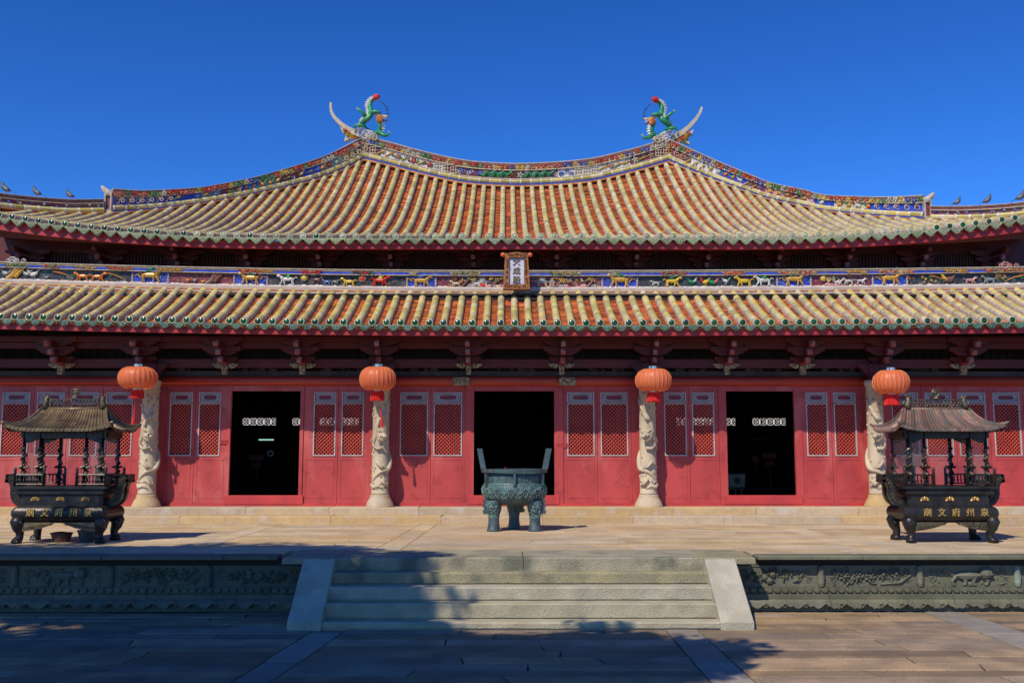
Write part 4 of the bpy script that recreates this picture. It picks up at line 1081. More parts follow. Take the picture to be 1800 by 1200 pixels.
def sub(px_list,side,x_end):
    out=[];hts=[]
    pts=smooth([hip_pt(x,y,side) for x,y in px_list],6)
    for p in pts:
        # pixel column of this point
        px=900+F*((p.x*math.cos(YAW)-p.y*math.sin(YAW))/((p.x*math.sin(YAW)+p.y*math.cos(YAW))*math.cos(PITCH)+(p.z-EYE)*math.sin(PITCH)))
        q=px if side<0 else 1814-px
        if q<x_end[0] or q>x_end[1]: continue
        out.append(p-Vector((0,0,.0))); hts.append(interp(hl,q) if q>180 else .40)
    return out,hts
pl_,ht_=sub(LB,-1,(186,640)); ridge('hip_ridge',pl_,ht_,['p_maroon','p_cream','p_grey','p_blue','p_maroon','p_grey','p_blue','p_maroon','p_grey','p_blue'],seed=3,panelpat=lambda u:'a' if u<.12 or u>.82 else random.choice('bcdeb'))
pr_,hr_=sub(RB,1,(186,640)); ridge('hip_ridge',pr_,hr_,['p_maroon','p_white','p_blue','p_maroon','p_pink','p_maroon','p_pink','p_blue','p_cream','p_blue'],seed=4,panelpat=lambda u:'a' if u<.10 or u>.85 else random.choice('eecde'))
pl2,h2=sub(LB,-1,(-200,186)); ridge('corner_ridge',pl2,h2,['p_brown','p_maroon','p_brown'],seed=5,flo=False,panelpat=lambda u:'d')
pr2,h2r=sub(RB,1,(-200,186)); ridge('corner_ridge',pr2,h2r,['p_maroon','p_brown','p_cream'],seed=6,flo=False,panelpat=lambda u:'d')
hm=[lerp(.84,.80,1-abs(2*i/(len(rids)-1)-1)) for i in range(len(rids))]
def mp(u):
    v=abs(u-.5)*2
    if v>.90: return 'f'
    if v>.50: return 'b' if random.random()<.5 else 'c'
    if v>.36: return 'f'
    if v>.22: return 'd'
    if v>.05: return 'g'
    return 'b'
ridge('main_ridge',rids,hm,['p_maroon','p_white','p_white','p_white','p_maroon','p_maroon','p_maroon','p_maroon','p_white','p_white','p_white','p_maroon'],seed=8,panelpat=mp)
random.seed(21)
# end posts where the hip ridges step down
for P,side in ((pl_,-1),(pr_,1)):
    p=P[-1]; s=side; e=empty('ridge_end_post',(p.x,p.y-.05,p.z)); e.parent=upper; e.scale=(.72,.72,.80)
    m=MB().m('mortar_side'); m.box(-.16,.16,-.25,.25,-.05,.08); m.box(-.16,-.09,-.25,.25,.08,.62); m.box(.09,.16,-.25,.25,.08,.62); m.box(-.16,.16,-.25,.25,.62,.74); m.build('post_frame',e)
    m=MB().m('p_maroon'); m.box(-.09,.09,-.18,.18,.08,.62); m.build('post_panel',e)
    m=MB().m('mortar'); m.tube([(-s*.15,-.05,.74),(s*.08,-.05,.78),(s*.26,-.05,.90),(s*.36,-.05,1.02)],[.10,.12,.11,.05],7); scroll(m,(s*.02,-.28,.66),.07,'mortar',1.3,s,.25); m.build('curled_finial',e,smooth=True)
# swallowtail ends of the main ridge
tails=([(650,243),(629,237),(617,231),(602,221),(589,208),(582.6,196),(581.5,181)],[(1165,247),(1182,243),(1196,236),(1210,224.5),(1222,211),(1229.6,199),(1233.5,189)])
for pts,side in zip(tails,(-1,1)):
    e=empty('ridge_tail'); e.parent=upper
    P=smooth([atY(x,y,YR) for x,y in pts],4); N=len(P); m=MB().m('mortar'); vs=[]
    for i,p in enumerate(P):
        t=(P[min(i+1,N-1)]-P[max(i-1,0)]).normalized(); up=Vector((-t.z,0,t.x))*(1 if t.x>0 else -1); u=i/(N-1); h=lerp(.115,.035,u); d=lerp(.22,.05,u)
        vs+=[p+up*h-Vector((0,d,0)),p+up*h+Vector((0,d,0)),p-up*h+Vector((0,d,0)),p-up*h-Vector((0,d,0))]
    fs=[(i*4+j,i*4+(j+1)%4,(i+1)*4+(j+1)%4,(i+1)*4+j) for i in range(N-1) for j in range(4)]+[(0,1,2,3),(N*4-1,N*4-2,N*4-3,N*4-4)]
    m.add(vs,fs); m.build('tail_blade',e)
    # flower board below the blade
    bl=[(598,224),(604,236),(611,238),(607,244),(606,250),(616,245),(630,242),(628,238),(614,232)]
    if side>0: bl=[(1814-x+3,y+5) for x,y in bl]
    m=MB().m('p_cream'); pl3=[(atY(x,y,YR).x,atY(x,y,YR).z) for x,y in bl]; m.prism(pl3,YR-.1,YR+.1); m.build('flower_board',e)
    m=MB()
    for (x,y) in ((606,229),(611,236),(618,238),(622,243),(612,232)):
        if side>0: x=1814-x+3; y+=5
        p=atY(x,y,YR-.15); flower(m,p,.09,random.choice(('p_red','p_yellow','p_orange')),'p_yellow'); leafset(m,p+Vector((.08,.02,-.05)),.09,'p_green',4)
    m.build('board_flower',e)
# ------------------------------------------------------------------ RIDGE DRAGONS
def dragon(side):
    def Q(x,y,d=0):
        if side>0: x=1813.5-x; y=y+4.5
        return atY(x,y,YR-.05+d)
    e=empty('ridge_dragon'); e.parent=upper; tag(e,('left' if side<0 else 'right')+' green dragon with its flaming red tail raised on the '+('left' if side<0 else 'right')+' end of the ridge')
    body=[(659,173),(655,176),(650.5,182),(650,188),(652,195),(651,203),(647,208),(641,212),(637,218),(640,226),(649,232),(657,235),(664,233),(668,226),(667,218),(663,212),(664,207),(669,205)]
    P=smooth([Q(x,y,.12*math.sin(i*.8)) for i,(x,y) in enumerate(body)],3); N=len(P)
    rad=[.04+.068*math.sin(PI*min(1,(i/(N-1))*1.05+.02))**.7 for i in range(N)]
    m=MB().m('p_green'); m.tube(P,rad,9); m.build('dragon_body',e,smooth=True)
    m=MB().m('p_white')   # spikes down the back, on the outer side of the curve
    cen=Q(654,215)
    for i in range(2,N-3):
        t=(P[i+1]-P[i-1]).normalized(); o=Vector((-t.z,0,t.x)); 
        if side<0: o=-o
        a=P[i]+o*rad[i]*.8; m.add([a-t*.07,a+o*.15+t*.02,a+t*.07,a+Vector((0,-.05,0)),a+Vector((0,.05,0))],[(0,3,1),(3,2,1),(2,4,1),(4,0,1)])
    m.build('back_spikes',e)
    m=MB().m('p_red')
    for dx,dy in ((10,-7),(8,-9),(11,-4),(6,-10),(9,-1)):
        m.tube([Q(658,174),Q(658+dx*.5,174+dy*.5-.5,R(-.1,.1)),Q(658+dx,172+dy*.75+1,R(-.1,.1))],[.09,.08,.012],5)
    m.build('tail_flame',e)
    m=MB().m('p_green')
    for leg in (((643,206),(639,199),(633,194),(629,192)),((642,224),(632,221),(625,220),(623,226)),((666,232),(674,238),(682,238),(684,233)),((652,200),(659,196),(666,197),(669,200))):
        m.tube([Q(*leg[0],-.1),Q(*leg[1],-.2),Q(*leg[2],-.2),Q(*leg[3],-.2)],[.09,.07,.05,.04],6)
    m.build('dragon_leg',e,smooth=True)
    m=MB().m('p_cream')
    for x,y in ((629,191),(623,227),(684,233)):
        for k in range(4): a=k*1.3+.4; m.tube([Q(x,y,-.2),Q(x+3.2*math.cos(a)*1,y+3.2*math.sin(a),-.22)],[.025,.008],4)
    m.build('claw',e)
    m=MB().m('p_cream'); m.ell(Q(672,208,-.05),(.16,.13,.13),8,5); m.m('p_sky'); m.tube([Q(673,209,-.08),Q(678,211,-.1),Q(681,213,-.1)],[.09,.07,.03],6); m.m('p_cream'); m.tube([Q(673,206,-.08),Q(678,206,-.1),Q(682.5,204.5,-.1)],[.09,.065,.04],6)
    m.m('p_red'); m.tube([Q(676,210,-.1),Q(680,213,-.12)],[.03,.015],4); m.m('p_black'); m.ell(Q(674.5,205,-.22),(.025,.02,.025),6,4)
    m.m('p_green'); m.ell(Q(682,205,-.12),(.035,.035,.03),6,4); m.build('dragon_head',e,smooth=True)
    m=MB().m('p_orange')
    for k in range(7):
        a=-.9+k*.33; m.tube([Q(671,208,-.2),Q(670-4*math.cos(a),208+5*math.sin(a),-.24),Q(670-9*math.cos(a),208.5+8*math.sin(a),-.2)],[.07,.06,.015],5)
    m.build('mane',e)
    m=MB().m('p_yellow'); m.tube([Q(671,204,-.1),Q(664,202,-.1),Q(658,201,-.1),Q(655,198,-.1)],[.035,.035,.025,.01],5); m.build('horn',e)
    m=MB().m('p_black'); m.tube([Q(680,204,-.1),Q(680.5,197),Q(678,188),Q(673,181),Q(668,178)],.012,4); 
    m.tube([Q(682,204,-.1),Q(683,196,.1),Q(681,189,.1),Q(677,185,.1)],.010,4)
    m.m('p_red'); m.ell(Q(668,178),(.03,.03,.03),6,4); m.build('whisker',e)
    m=MB(); random.seed(5)
    for x,y,r in ((637,233,.17),(645,236,.16),(652,240,.15),(641,240,.14),(649,236,.14),(658,242,.15),(634,229,.11),(655,238,.13)):
        scroll(m,Q(x,y,-.2),r,random.choice(('p_white','p_cream','p_white','p_cream','p_sky')),1.5,random.choice((-1,1)),.26,12); m.m('p_cream'); m.ell(Q(x,y+1,-.05),(r,.14,r*.8),7,4)
    m.build('cloud_base',e)
dragon(-1); dragon(1)
# ------------------------------------------------------------------ CARVED COLUMNS
def column(px,seed,flip,ztop):
    random.seed(seed); x=xY(px,24.95,800); col=empty('dragon_column',(x,24.95,ZF)); col.parent=hall
    H=ztop-ZF
    m=MB().m('plinth_stone'); m.lathe([(.35,-.03),(.355,.02),(.34,.05),(.315,.12),(.285,.17),(.255,.22),(.24,.27),(.238,.30),(.21,.30)],24); m.build('column_base',col,smooth=True)
    m=MB().m('stone_cream'); m.lathe([(.215,.30),(.222,.34),(.212,.36),(.207,H*.5),(.20,H-.16),(.22,H-.14),(.235,H-.08),(.235,H-.02),(.21,H)],28); m.build('column_shaft',col,smooth=True)
    m=MB().m('beam_red'); m.bbox(-.13,.13,-.10,.16,H,H+.42,.01); m.prism([(-.13,H+.10),(.13,H+.10),(.42,H+.40),(-.42,H+.40)],-.06,.06); m.build('column_head',col)
    m=MB().m('stone_cream')
    def C(a,z,r=0): return Vector(((.205+r)*math.sin(a)*flip,-(.205+r)*math.cos(a),z))
    # body winding up the shaft, low in front, behind, head in front at half height
    P=[];rad=[];N=46
    for i in range(N):
        u=i/(N-1); a=lerp(-1.2,5.6,u)+.25*math.sin(u*9); z=lerp(.55,H*.60,u)+.10*math.sin(u*12)
        P.append(C(a,z,.0+.02*math.sin(PI*u))); rad.append(.035+.06*math.sin(PI*min(1,u*1.02))**.8)
    m.tube(P,[r_*.66 for r_ in rad],9)
    # tail below
    m.tube([C(-1.2,.55,.02),C(-.7,.48,.02),C(-.1,.52,.02),C(.4,.44,.02)],[.04,.045,.035,.01],7)
    # second, upper bend reaching the shadow of the eave
    P=[C(lerp(-1.3,1.2,u/9)+.2*math.sin(u),lerp(H*.45,H*.86,u/9),.01) for u in range(10)]; m.tube(P,[.025+.03*math.sin(PI*u/9) for u in range(10)],7)
    m.build('carved_dragon',col,smooth=True)
    m=MB().m('stone_cream')
    hc=C(.25,H*.56,.09); m.ell(hc,(.10,.09,.075),9,6); m.tube([hc+Vector((.02*flip,-.04,0)),hc+Vector((.12*flip,-.07,-.05))],[.06,.035],7); m.tube([hc+Vector((.02*flip,-.04,-.03)),hc+Vector((.10*flip,-.05,-.10))],[.045,.02],6)
    for s in (-1,1): m.tube([hc+Vector((-.02,s*.04,.05)),hc+Vector((-.10*flip,s*.05,.13)),hc+Vector((-.13*flip,s*.05,.20))],[.025,.02,.008],5)
    for k in range(9): a=1.4+k*.42; m.tube([hc+Vector((0,.01,0)),hc+Vector((math.cos(a)*.12*flip,-.02,math.sin(a)*.12)),hc+Vector((math.cos(a+.25)*.19*flip,0,math.sin(a+.25)*.19))],[.03,.022,.006],5)
    # legs and claws
    m.build('carved_dragon_head',col,smooth=True)
    for a0,z0,a1,z1 in ((-.3,H*.36,.6,H*.30),(.3,H*.46,-.7,H*.48),(.2,H*.22,.9,H*.17),(-.1,H*.68,.6,H*.74)):
        m=MB().m('stone_cream'); m.tube([C(a0,z0,.05),C((a0+a1)/2,(z0+z1)/2-.05,.07),C(a1,z1,.04)],[.045,.04,.025],6)
        for k in range(4): b=k*1.1-.6; m.tube([C(a1,z1,.05),C(a1+.28*math.cos(b),z1+.08*math.sin(b),.03)],[.02,.006],4)
        m.build('carved_leg',col,smooth=True)
    m=MB().m('stone_cream')
    for i in range(44):
        a=R(-1.7,1.7); z=R(.45,H*.92); 
        P=[C(a+.16*k/6*math.cos(k*.9),z+.06*math.sin(k*.9)*(1-k/9),.008) for k in range(7)]; m.tube(P,[.016]*5+[.012,.006],4)
    for i in range(7):
        a=R(-1.2,1.2); z=R(.42,.62); m.tube([C(a-.25,z,.005),C(a,z+.05,.02),C(a+.25,z-.01,.005)],[.008,.02,.006],5)
    m.build('carved_cloud',col,smooth=True,kind='stuff')
    return x
zct=zY(668,24.95)
for i,(px,f) in enumerate(((261,1),(669,1),(1139,-1),(1541,-1))): column(px,30+i,f,zct)
random.seed(77)
# ------------------------------------------------------------------ INTERIOR
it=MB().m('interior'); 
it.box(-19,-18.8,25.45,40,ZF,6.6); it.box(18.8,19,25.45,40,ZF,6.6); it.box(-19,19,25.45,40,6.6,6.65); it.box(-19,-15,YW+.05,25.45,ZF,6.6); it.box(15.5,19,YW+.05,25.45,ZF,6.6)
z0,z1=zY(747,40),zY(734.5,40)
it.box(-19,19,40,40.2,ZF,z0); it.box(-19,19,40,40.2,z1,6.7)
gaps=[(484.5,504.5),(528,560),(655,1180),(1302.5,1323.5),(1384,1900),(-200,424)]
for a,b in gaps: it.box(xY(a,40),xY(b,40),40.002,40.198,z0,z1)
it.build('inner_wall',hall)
t=MB().m('interior'); h=z1-z0
xa,xb=xY(400,40),xY(1400,40); n=int((xb-xa)/h)
for i in range(n):
    cx=xa+(i+.5)*h; cz_=(z0+z1)/2
    P=[(cx+h*.33*math.cos(k*PI/6),40.05,cz_+h*.36*math.sin(k*PI/6)) for k in range(13)]; t.tube(P,.022,4)
    for s in (-1,1): t.tube([(cx-h*.5,40.1,cz_-s*h*.5),(cx+h*.5,40.1,cz_+s*h*.5)],.018,4)
t.build('openwork_transom',hall)
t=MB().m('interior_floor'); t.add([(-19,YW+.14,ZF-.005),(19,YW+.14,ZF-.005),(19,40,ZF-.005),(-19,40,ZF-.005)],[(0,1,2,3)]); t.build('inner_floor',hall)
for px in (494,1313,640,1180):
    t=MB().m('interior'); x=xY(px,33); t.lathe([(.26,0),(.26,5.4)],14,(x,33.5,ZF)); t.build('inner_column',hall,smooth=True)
cw=MB().m('court_wall'); cw.box(-30,32,53,53.3,ZT-.05,7.5); tag(cw.build('rear_court_wall'),'pale sunlit wall behind the hall, glimpsed through the openwork over the back door','wall')
# =================================================================== FREE-STANDING THINGS
random.seed(5)
def hung(p): return p
# ---- things inside the hall
def tube_lamp(px,py,w,label,Y=32.0,em=True):
    p=atY(px,py,Y); e=tag(empty('tube_lamp',p),label,'lamp'); L=w/ (F/Y)/2
    m=MB().m('tube_light' if em else 'chrome'); m.tube([(-L,0,0),(L,0,0)],.022 if em else .012,8); m.build('tube',e,smooth=True)
    m=MB().m('interior'); m.box(-L-.02,L+.02,-.02,.03,.025,.07); m.box(-.01,.01,0,.02,.07,6.6-p.z); m.build('lamp_housing',e); return e
tube_lamp(468,772.5,26,'lit greenish fluorescent tube hanging in the dark of the left doorway')
tube_lamp(1340,772.3,29,'dim unlit fluorescent tube hanging in the dark of the right doorway',em=False)
p=atY(475.3,796.5,31); e=tag(empty('wall_ring',p),'small pale ring with a dark middle on a stand inside the left doorway','fan')
m=MB().m('ring_white'); P=[(.075*math.cos(k*PI/10),0,.075*math.sin(k*PI/10)) for k in range(21)]; m.tube(P,.03,6); m.build('ring',e,smooth=True)
m=MB().m('interior'); m.ell((0,.03,0),(.05,.04,.05),8,5); m.tube([(0,.02,-.1),(0,.02,-(p.z-ZF))],.02,6); m.box(-.15,.15,-.1,.15,-(p.z-ZF),-(p.z-ZF)+.04); m.build('stand',e)
x0,x1=xY(1262,28.5),xY(1308,28.5); zt,zb=zY(833,28.5),zY(856,28.5)
e=tag(empty('cabinet',((x0+x1)/2,28.7,ZF)),'pale yellowish box with a round dark mark on a scalloped stand inside the right doorway','cabinet')
m=MB().m('cabinet'); w_=(x1-x0)/2; m.prism([(-w_,zb-ZF),(w_*.93,zb-ZF),(w_,zt-ZF),(-w_,zt-ZF)],-.2,.2); m.build('box_body',e)
m=MB().m('bucket_brown'); m.lathe([(.09,0),(.09,.012)],14,(0,0,0)); o=m.build('round_mark',e); o.rotation_euler=(PI/2,0,0); o.location=(.14,-.2,(zt+zb)/2-ZF)
m=MB().m('cabinet')
for k in range(4): q=-w_+.1+k*(2*w_-.2)/3; m.tube([(q-.08,-.15,zb-ZF),(q,-.15,zb-ZF-.1),(q,-.15,0)],.014,5); m.tube([(q+.08,-.15,zb-ZF),(q,-.15,zb-ZF-.1)],.014,5)
m.build('stand_leg',e)
for px,py,lab in ((451,803,'dark red signboard on a post inside the left doorway'),(1353,800,'dark red signboard on a post inside the right doorway')):
    p=atY(px,py,31); e=tag(empty('signboard',(p.x,p.y,ZF)),lab,'sign'); h=p.z-ZF
    m=MB().m('panel_red'); m.bbox(-.22,.22,-.02,.02,h-.1,h+.08); m.build('board',e); m=MB().m('panel_red'); m.box(-.13,.13,-.021,.01,h-.32,h-.18); m.build('lower_board',e)
    m=MB().m('beam_red'); m.box(-.03,.03,.0,.05,0,h-.1); m.box(-.2,.2,-.1,.15,0,.05); m.build('post',e)
p=atY(1328,806,31.3); e=tag(empty('drum',(p.x,p.y,ZF)),'small dark red drum on a thin stand inside the right doorway','drum'); h=p.z-ZF
m=MB().m('panel_red'); P=[(0,-.12,h),(0,-.06,h),(0,.06,h),(0,.12,h)]; m.tube(P,[.13,.15,.15,.13],14); m.build('drum_body',e,smooth=True)
m=MB().m('beam_red'); m.tube([(0,0,0),(0,0,h-.14)],.02,6); m.box(-.15,.15,-.1,.1,0,.04); m.build('drum_stand',e)
# ---- plaque
p0=atY(908,475,25.15); zt,zb=zY(441.5,25.15),zY(510,25.15); h=(zt-zb); wd=50*25.4/F
e=tag(empty('name_plaque',(p0.x,25.30,(zt+zb)/2)),'carved gilt name plaque with three dark characters under the middle of the upper eave','plaque'); e.rotation_euler=(math.radians(-7),0,0)
m=MB().m('plaque_field'); m.box(-wd*.27,wd*.27,-.03,.03,-h*.36,h*.36); m.build('plaque_board',e)
m=MB().m('gilt_frame'); W=wd/2; Hh=h/2
def wavy(x0,x1,y0,y1,n,amp):   # list of points
    return [(lerp(x0,x1,i/n)+ (amp*math.sin(i*1.9) if abs(y1-y0)>abs(x1-x0) else 0),lerp(y0,y1,i/n)+(amp*math.sin(i*1.9) if abs(x1-x0)>=abs(y1-y0) else 0)) for i in range(n)]
out=[(-W*.92,-Hh*.92)]+wavy(-W*.9,W*.9,-Hh,-Hh,12,.012)+[(W*.92,-Hh*.92)]+wavy(W*.9,W*.80,-Hh*.9,Hh*.86,14,.012)+wavy(W*.8,-W*.8,Hh*.9,Hh*.9,8,.02)+wavy(-W*.80,-W*.9,Hh*.86,-Hh*.9,14,.012)
def frame_piece(a,b,c,d,y0=-.09,y1=.05): m.prism([a,b,c,d],y0,y1)
iw,ih=wd*.265,h*.355
m.prism([(-W*.95,-Hh*.97),(W*.95,-Hh*.97),(iw,-ih),(-iw,-ih)],-.09,.05); m.prism([(-W*.80,Hh*.93),(-iw,ih),(iw,ih),(W*.80,Hh*.93),(0,Hh*1.0)],-.09,.05)
m.prism([(-W*.95,-Hh*.97),(-iw,-ih),(-iw,ih),(-W*.80,Hh*.93)],-.088,.05); m.prism([(W*.95,-Hh*.97),(W*.80,Hh*.93),(iw,ih),(iw,-ih)],-.088,.05)
for i in range(90):
    t=R(0,4); u=R(-1,1); 
    if t<1: x,z=u*W*.8,-Hh*.83
    elif t<2: x,z=u*W*.7,Hh*.84
    else: x,z=(-1 if t<3 else 1)*(W*.72-(u+1)*.02),u*Hh*.8
    scroll(m,(x+R(-.02,.02),-.095,z+R(-.03,.03)),R(.02,.04),'gilt_frame',1.1,random.choice((-1,1)),.3,7)
m.build('carved_frame',e)
for s in (-1,1):
    m=MB().m('lantern_silk'); m.tube([(s*W*.78,-.02,Hh*.86),(s*W*1.0,-.05,Hh*.88),(s*W*1.12,-.06,Hh*.88)],[.05,.062,.03],8); m.build('red_knob',e,smooth=True)
for i,ch in enumerate('大成殿'):
    me=text_mesh(ch,h*.20,.012,'ink_gold'); o=inst('character',me,e,(0,-.044,h*.235-i*h*.235),rot=(PI/2,0,0))
# ---- lanterns
def lantern(px,py,rx,rz,label,strx,sty0,sty1,skx,sky0,sky1,Y=24.2):
    p=atY(px,py,Y); s=Y/F; e=tag(empty('red_lantern',p),label,'lantern','red lanterns hanging under the lower eave')
    rx*=s*.96; rz*=s*.97; n=24; m=MB().m('lantern_silk'); prof=[]
    K=13
    vs=[];fs=[]
    for i in range(K):
        a=-PI/2*.86+PI*.86*i/(K-1); rr=rx*(.34+.66*math.cos(a)**.85) if True else 0; z=rz*math.sin(a)/math.sin(PI/2*.86)
        for k in range(n*4):
            q=2*PI*k/(n*4); bul=1-.035*abs(math.cos(q*n/2))**3*math.cos(a)
            vs.append((rr*bul*math.cos(q),rr*bul*math.sin(q),z))
    N4=n*4
    for i in range(K-1):
        for k in range(N4): j=(k+1)%N4; fs.append((i*N4+k,i*N4+j,(i+1)*N4+j,(i+1)*N4+k))
    m.add(vs,fs); m.build('silk_body',e,smooth=True)
    m=MB().m('lantern_rib')
    for k in range(n):
        q=2*PI*(k+.5)/n+0; q=PI/n+2*PI*k/n
        P=[]
        for i in range(K):
            a=-PI/2*.86+PI*.86*i/(K-1); rr=rx*(.34+.66*math.cos(a)**.85)*1.003; P.append((rr*math.cos(q),rr*math.sin(q),rz*math.sin(a)/math.sin(PI/2*.86)))
        m.tube(P,.0055,4)
    m.build('rib',e)
    m=MB().m('chrome'); r=.13; m.lathe([(r,rz-.01),(r*1.02,rz+.07)],12,cap=False); m.lathe([(r*.95,-rz-.06),(r,-rz+.01)],12,cap=False)
    m.m('dark_beam'); 
    for k in range(6): q=2*PI*k/6; m.box(r*1.03*math.cos(q)-.008,r*1.03*math.cos(q)+.008,r*1.03*math.sin(q)-.008,r*1.03*math.sin(q)+.008,rz,rz+.072)
    m.build('metal_collar',e)
    m=MB().m('tassel_red'); kz=(sky0-py)*s; kz1=(sky1-py)*s; kw=skx*s
    for k in range(22): q=2*PI*k/22; m.tube([(kw*.9*math.cos(q),kw*.9*math.sin(q),-kz),(kw*math.cos(q),kw*math.sin(q),-(kz+kz1)/2),(kw*1.02*math.cos(q),kw*1.02*math.sin(q),-kz1+R(-.01,.02))],.02,4)
    m.lathe([(kw*.9,-kz-.03),(kw*.9,-kz+.01)],14); m.build('tassel_skirt',e)
    m=MB().m('dark_beam'); m.tube([(0,0,rz+.07),(0,0,rz+.07+.35)],.008,4); m.build('hanging_wire',e)
    if strx is not None:
        m=MB().m('tassel_red'); dx=[(x-px)*s for x in strx]; m.tube([(dx[0],.0,-(sty0-py)*s),((dx[0]+dx[1])/2+.01,0,-((sty0+sty1)/2-py)*s),(dx[1],0,-(sty1-py)*s)],[.012,.022,.04],5)
        m.tube([(0,0,-kz1+.02),(dx[0],0,-(sty0-py)*s)],.006,4); m.build('long_tassel',e)
lantern(242.5,664,35,19.5,'red lantern hanging in front of the leftmost carved column, beside the left incense burner',(239,237),712,746,10.5,686,700)
lantern(664,665.5,33,21,'red lantern with a long red tassel in front of the second column from the left',(669,673),716,751,11,688,704)
lantern(1148.5,668,33,20,'red lantern hanging in front of the third column, right of the middle door',None,0,0,11,690,706)
lantern(1566,671.5,32.5,21,'red lantern hanging beside the rightmost column, over the right incense burner',None,0,0,11.5,694,712)
# ---- the bronze tripod cauldron
def ding():
    Yc=21.75; s=Yc/F; pc=atY(904,935,Yc); X=pc.x; e=tag(empty('tripod_cauldron',(X,Yc,ZT)),'weathered green bronze tripod cauldron with two upright ears in front of the middle door','cauldron')
    Z=lambda y:zY(y,Yc)-ZT
    k=1750/Yc*.975; rr=lambda w:w/2/k
    # bowl
    prof=[(.08,Z(887)),(rr(60),Z(886.5)),(rr(86),Z(882)),(rr(102),Z(874)),(rr(109),Z(864)),(rr(108),Z(856)),(rr(102),Z(850.5)),(rr(98),Z(849)),(rr(98),Z(848)),(rr(99),Z(840)),(rr(102),Z(831.5)),(rr(96),Z(831.5)),(rr(92),Z(848)),(.02,Z(862))]
    m=MB().m('bronze'); m.lathe(prof,40,cap=False); bowl=m.build('bowl',e,smooth=True)
    m=MB().m('bronze'); m.lathe([(rr(100),Z(830.5)),(rr(112),Z(830)),(rr(113),Z(824)),(rr(96),Z(823.6)),(rr(95),Z(829)),(rr(100),Z(830.5))],48,cap=False); m.build('rim',e)
    # reliefs on the belly
    m=MB().m('bronze_relief'); Rb=lambda z:interp(sorted([(z_,r_) for r_,z_ in prof[:9]]),z)
    def B(a,z,d=.004): r=Rb(z)+d; return (r*math.sin(a),-r*math.cos(a),z)
    for i in range(14):
        a=2*PI*i/14+.12; zc_=Z(859)
        for rad_,t in ((.085,.012),(.05,.009)):
            m.tube([B(a+rad_/.66*math.cos(q*PI/8),zc_+rad_*math.sin(q*PI/8)) for q in range(17)],t,4)
        b=a+PI/14
        m.tube([B(b-.07,Z(853)),B(b,Z(857)),B(b+.07,Z(853))],.011,4); m.tube([B(b-.1,Z(861)),B(b-.06,Z(868)),B(b,Z(873)),B(b+.06,Z(868)),B(b+.1,Z(861))],.011,4)
        for q in (-.04,.04): m.ell(B(b+q,Z(858.5),.01),(.02,.02,.02),6,4)
        for q in (-.055,.055): m.tube([B(a+q*2,Z(869)),B(a+q,Z(874)),B(a+q*1.4,Z(879))],.010,4)
        m.tube([B(a+.05*math.cos(q*PI/5),Z(871)+.03*math.sin(q*PI/5)) for q in range(11)],.009,4)
    m.tube([B(a*2*PI/60,Z(850.5)) for a in range(61)],.014,5)
    for i in range(24):   # key frets on the neck
        a=2*PI*i/24+.13; z0,z1=Z(847),Z(838)
        m.tube([B(a-.07,z0),B(a-.07,z1),B(a+.06,z1),B(a+.06,z0+.03),B(a-.02,z0+.03),B(a-.02,z1-.03),B(a+.02,z1-.04)],.009,4)
    m.tube([B(a*2*PI/60,Z(836)) for a in range(61)],.008,4); m.tube([B(a*2*PI/60,Z(848.2)) for a in range(61)],.008,4)
    m.build('relief',bowl)
    m=MB().m('bronze')
    for i in range(6):
        a=2*PI*i/6; ca,sa=math.sin(a),-math.cos(a)
        m.T=Matrix.Rotation(a,4,'Z'); m.box(-.022,.022,-rr(98)-.10,-rr(96)+.02,Z(852),Z(831.5)); m.T=None; m.build('neck_flange',e); m=MB().m('bronze')
    # legs
    for a,nm in ((-.72,0),(.72,0),(PI,0)):
        lx,ly=rr(104)*math.sin(a),-rr(62)*math.cos(a)
        if a==PI: lx,ly=.0,rr(66)
        leg=MB().m('bronze'); H=Z(878)
        leg.lathe([(.145,0),(.15,.02),(.135,.05),(.118,.16),(.112,.27),(.12,.30),(.115,.32),(.13,.36),(.155,.44),(.17,.54),(.18,.62),(.17,H)],18,(lx,ly,0)); o=leg.build('leg',e,smooth=True)
        m=MB().m('bronze_relief')
        for z in (.285,.315,.335): m.tube([(lx+.118*math.cos(q*PI/8),ly+.118*math.sin(q*PI/8),z) for q in range(17)],.009,4)
        for i in range(9):
            q=-PI/2+R(-1.0,1.0); z=R(.38,.60); r_=.15+(z-.38)*.1
            m.tube([(lx+(r_+.005)*math.cos(q+.25*math.cos(k)),ly+(r_+.005)*math.sin(q+.25*math.cos(k)),z+.05*math.sin(k)) for k in (0,1,2,3,4,5)],.010,4)
        for s_ in (-1,1): m.ell((lx+s_*.05,ly-.16,.52),(.028,.02,.022),6,4)
        m.build('leg_relief',o)
        f=MB().m('bronze'); sg=(-1 if lx<0 else 1) if lx else 1
        f.box(min(lx+sg*.12,lx+sg*.21),max(lx+sg*.12,lx+sg*.21),ly-.04,ly+.0,.36,.66)
        for z in (.38,.50,.60): f.box(min(lx+sg*.2,lx+sg*.235),max(lx+sg*.2,lx+sg*.235),ly-.035,ly-.005,z,z+.06)
        f.build('leg_flange',o)
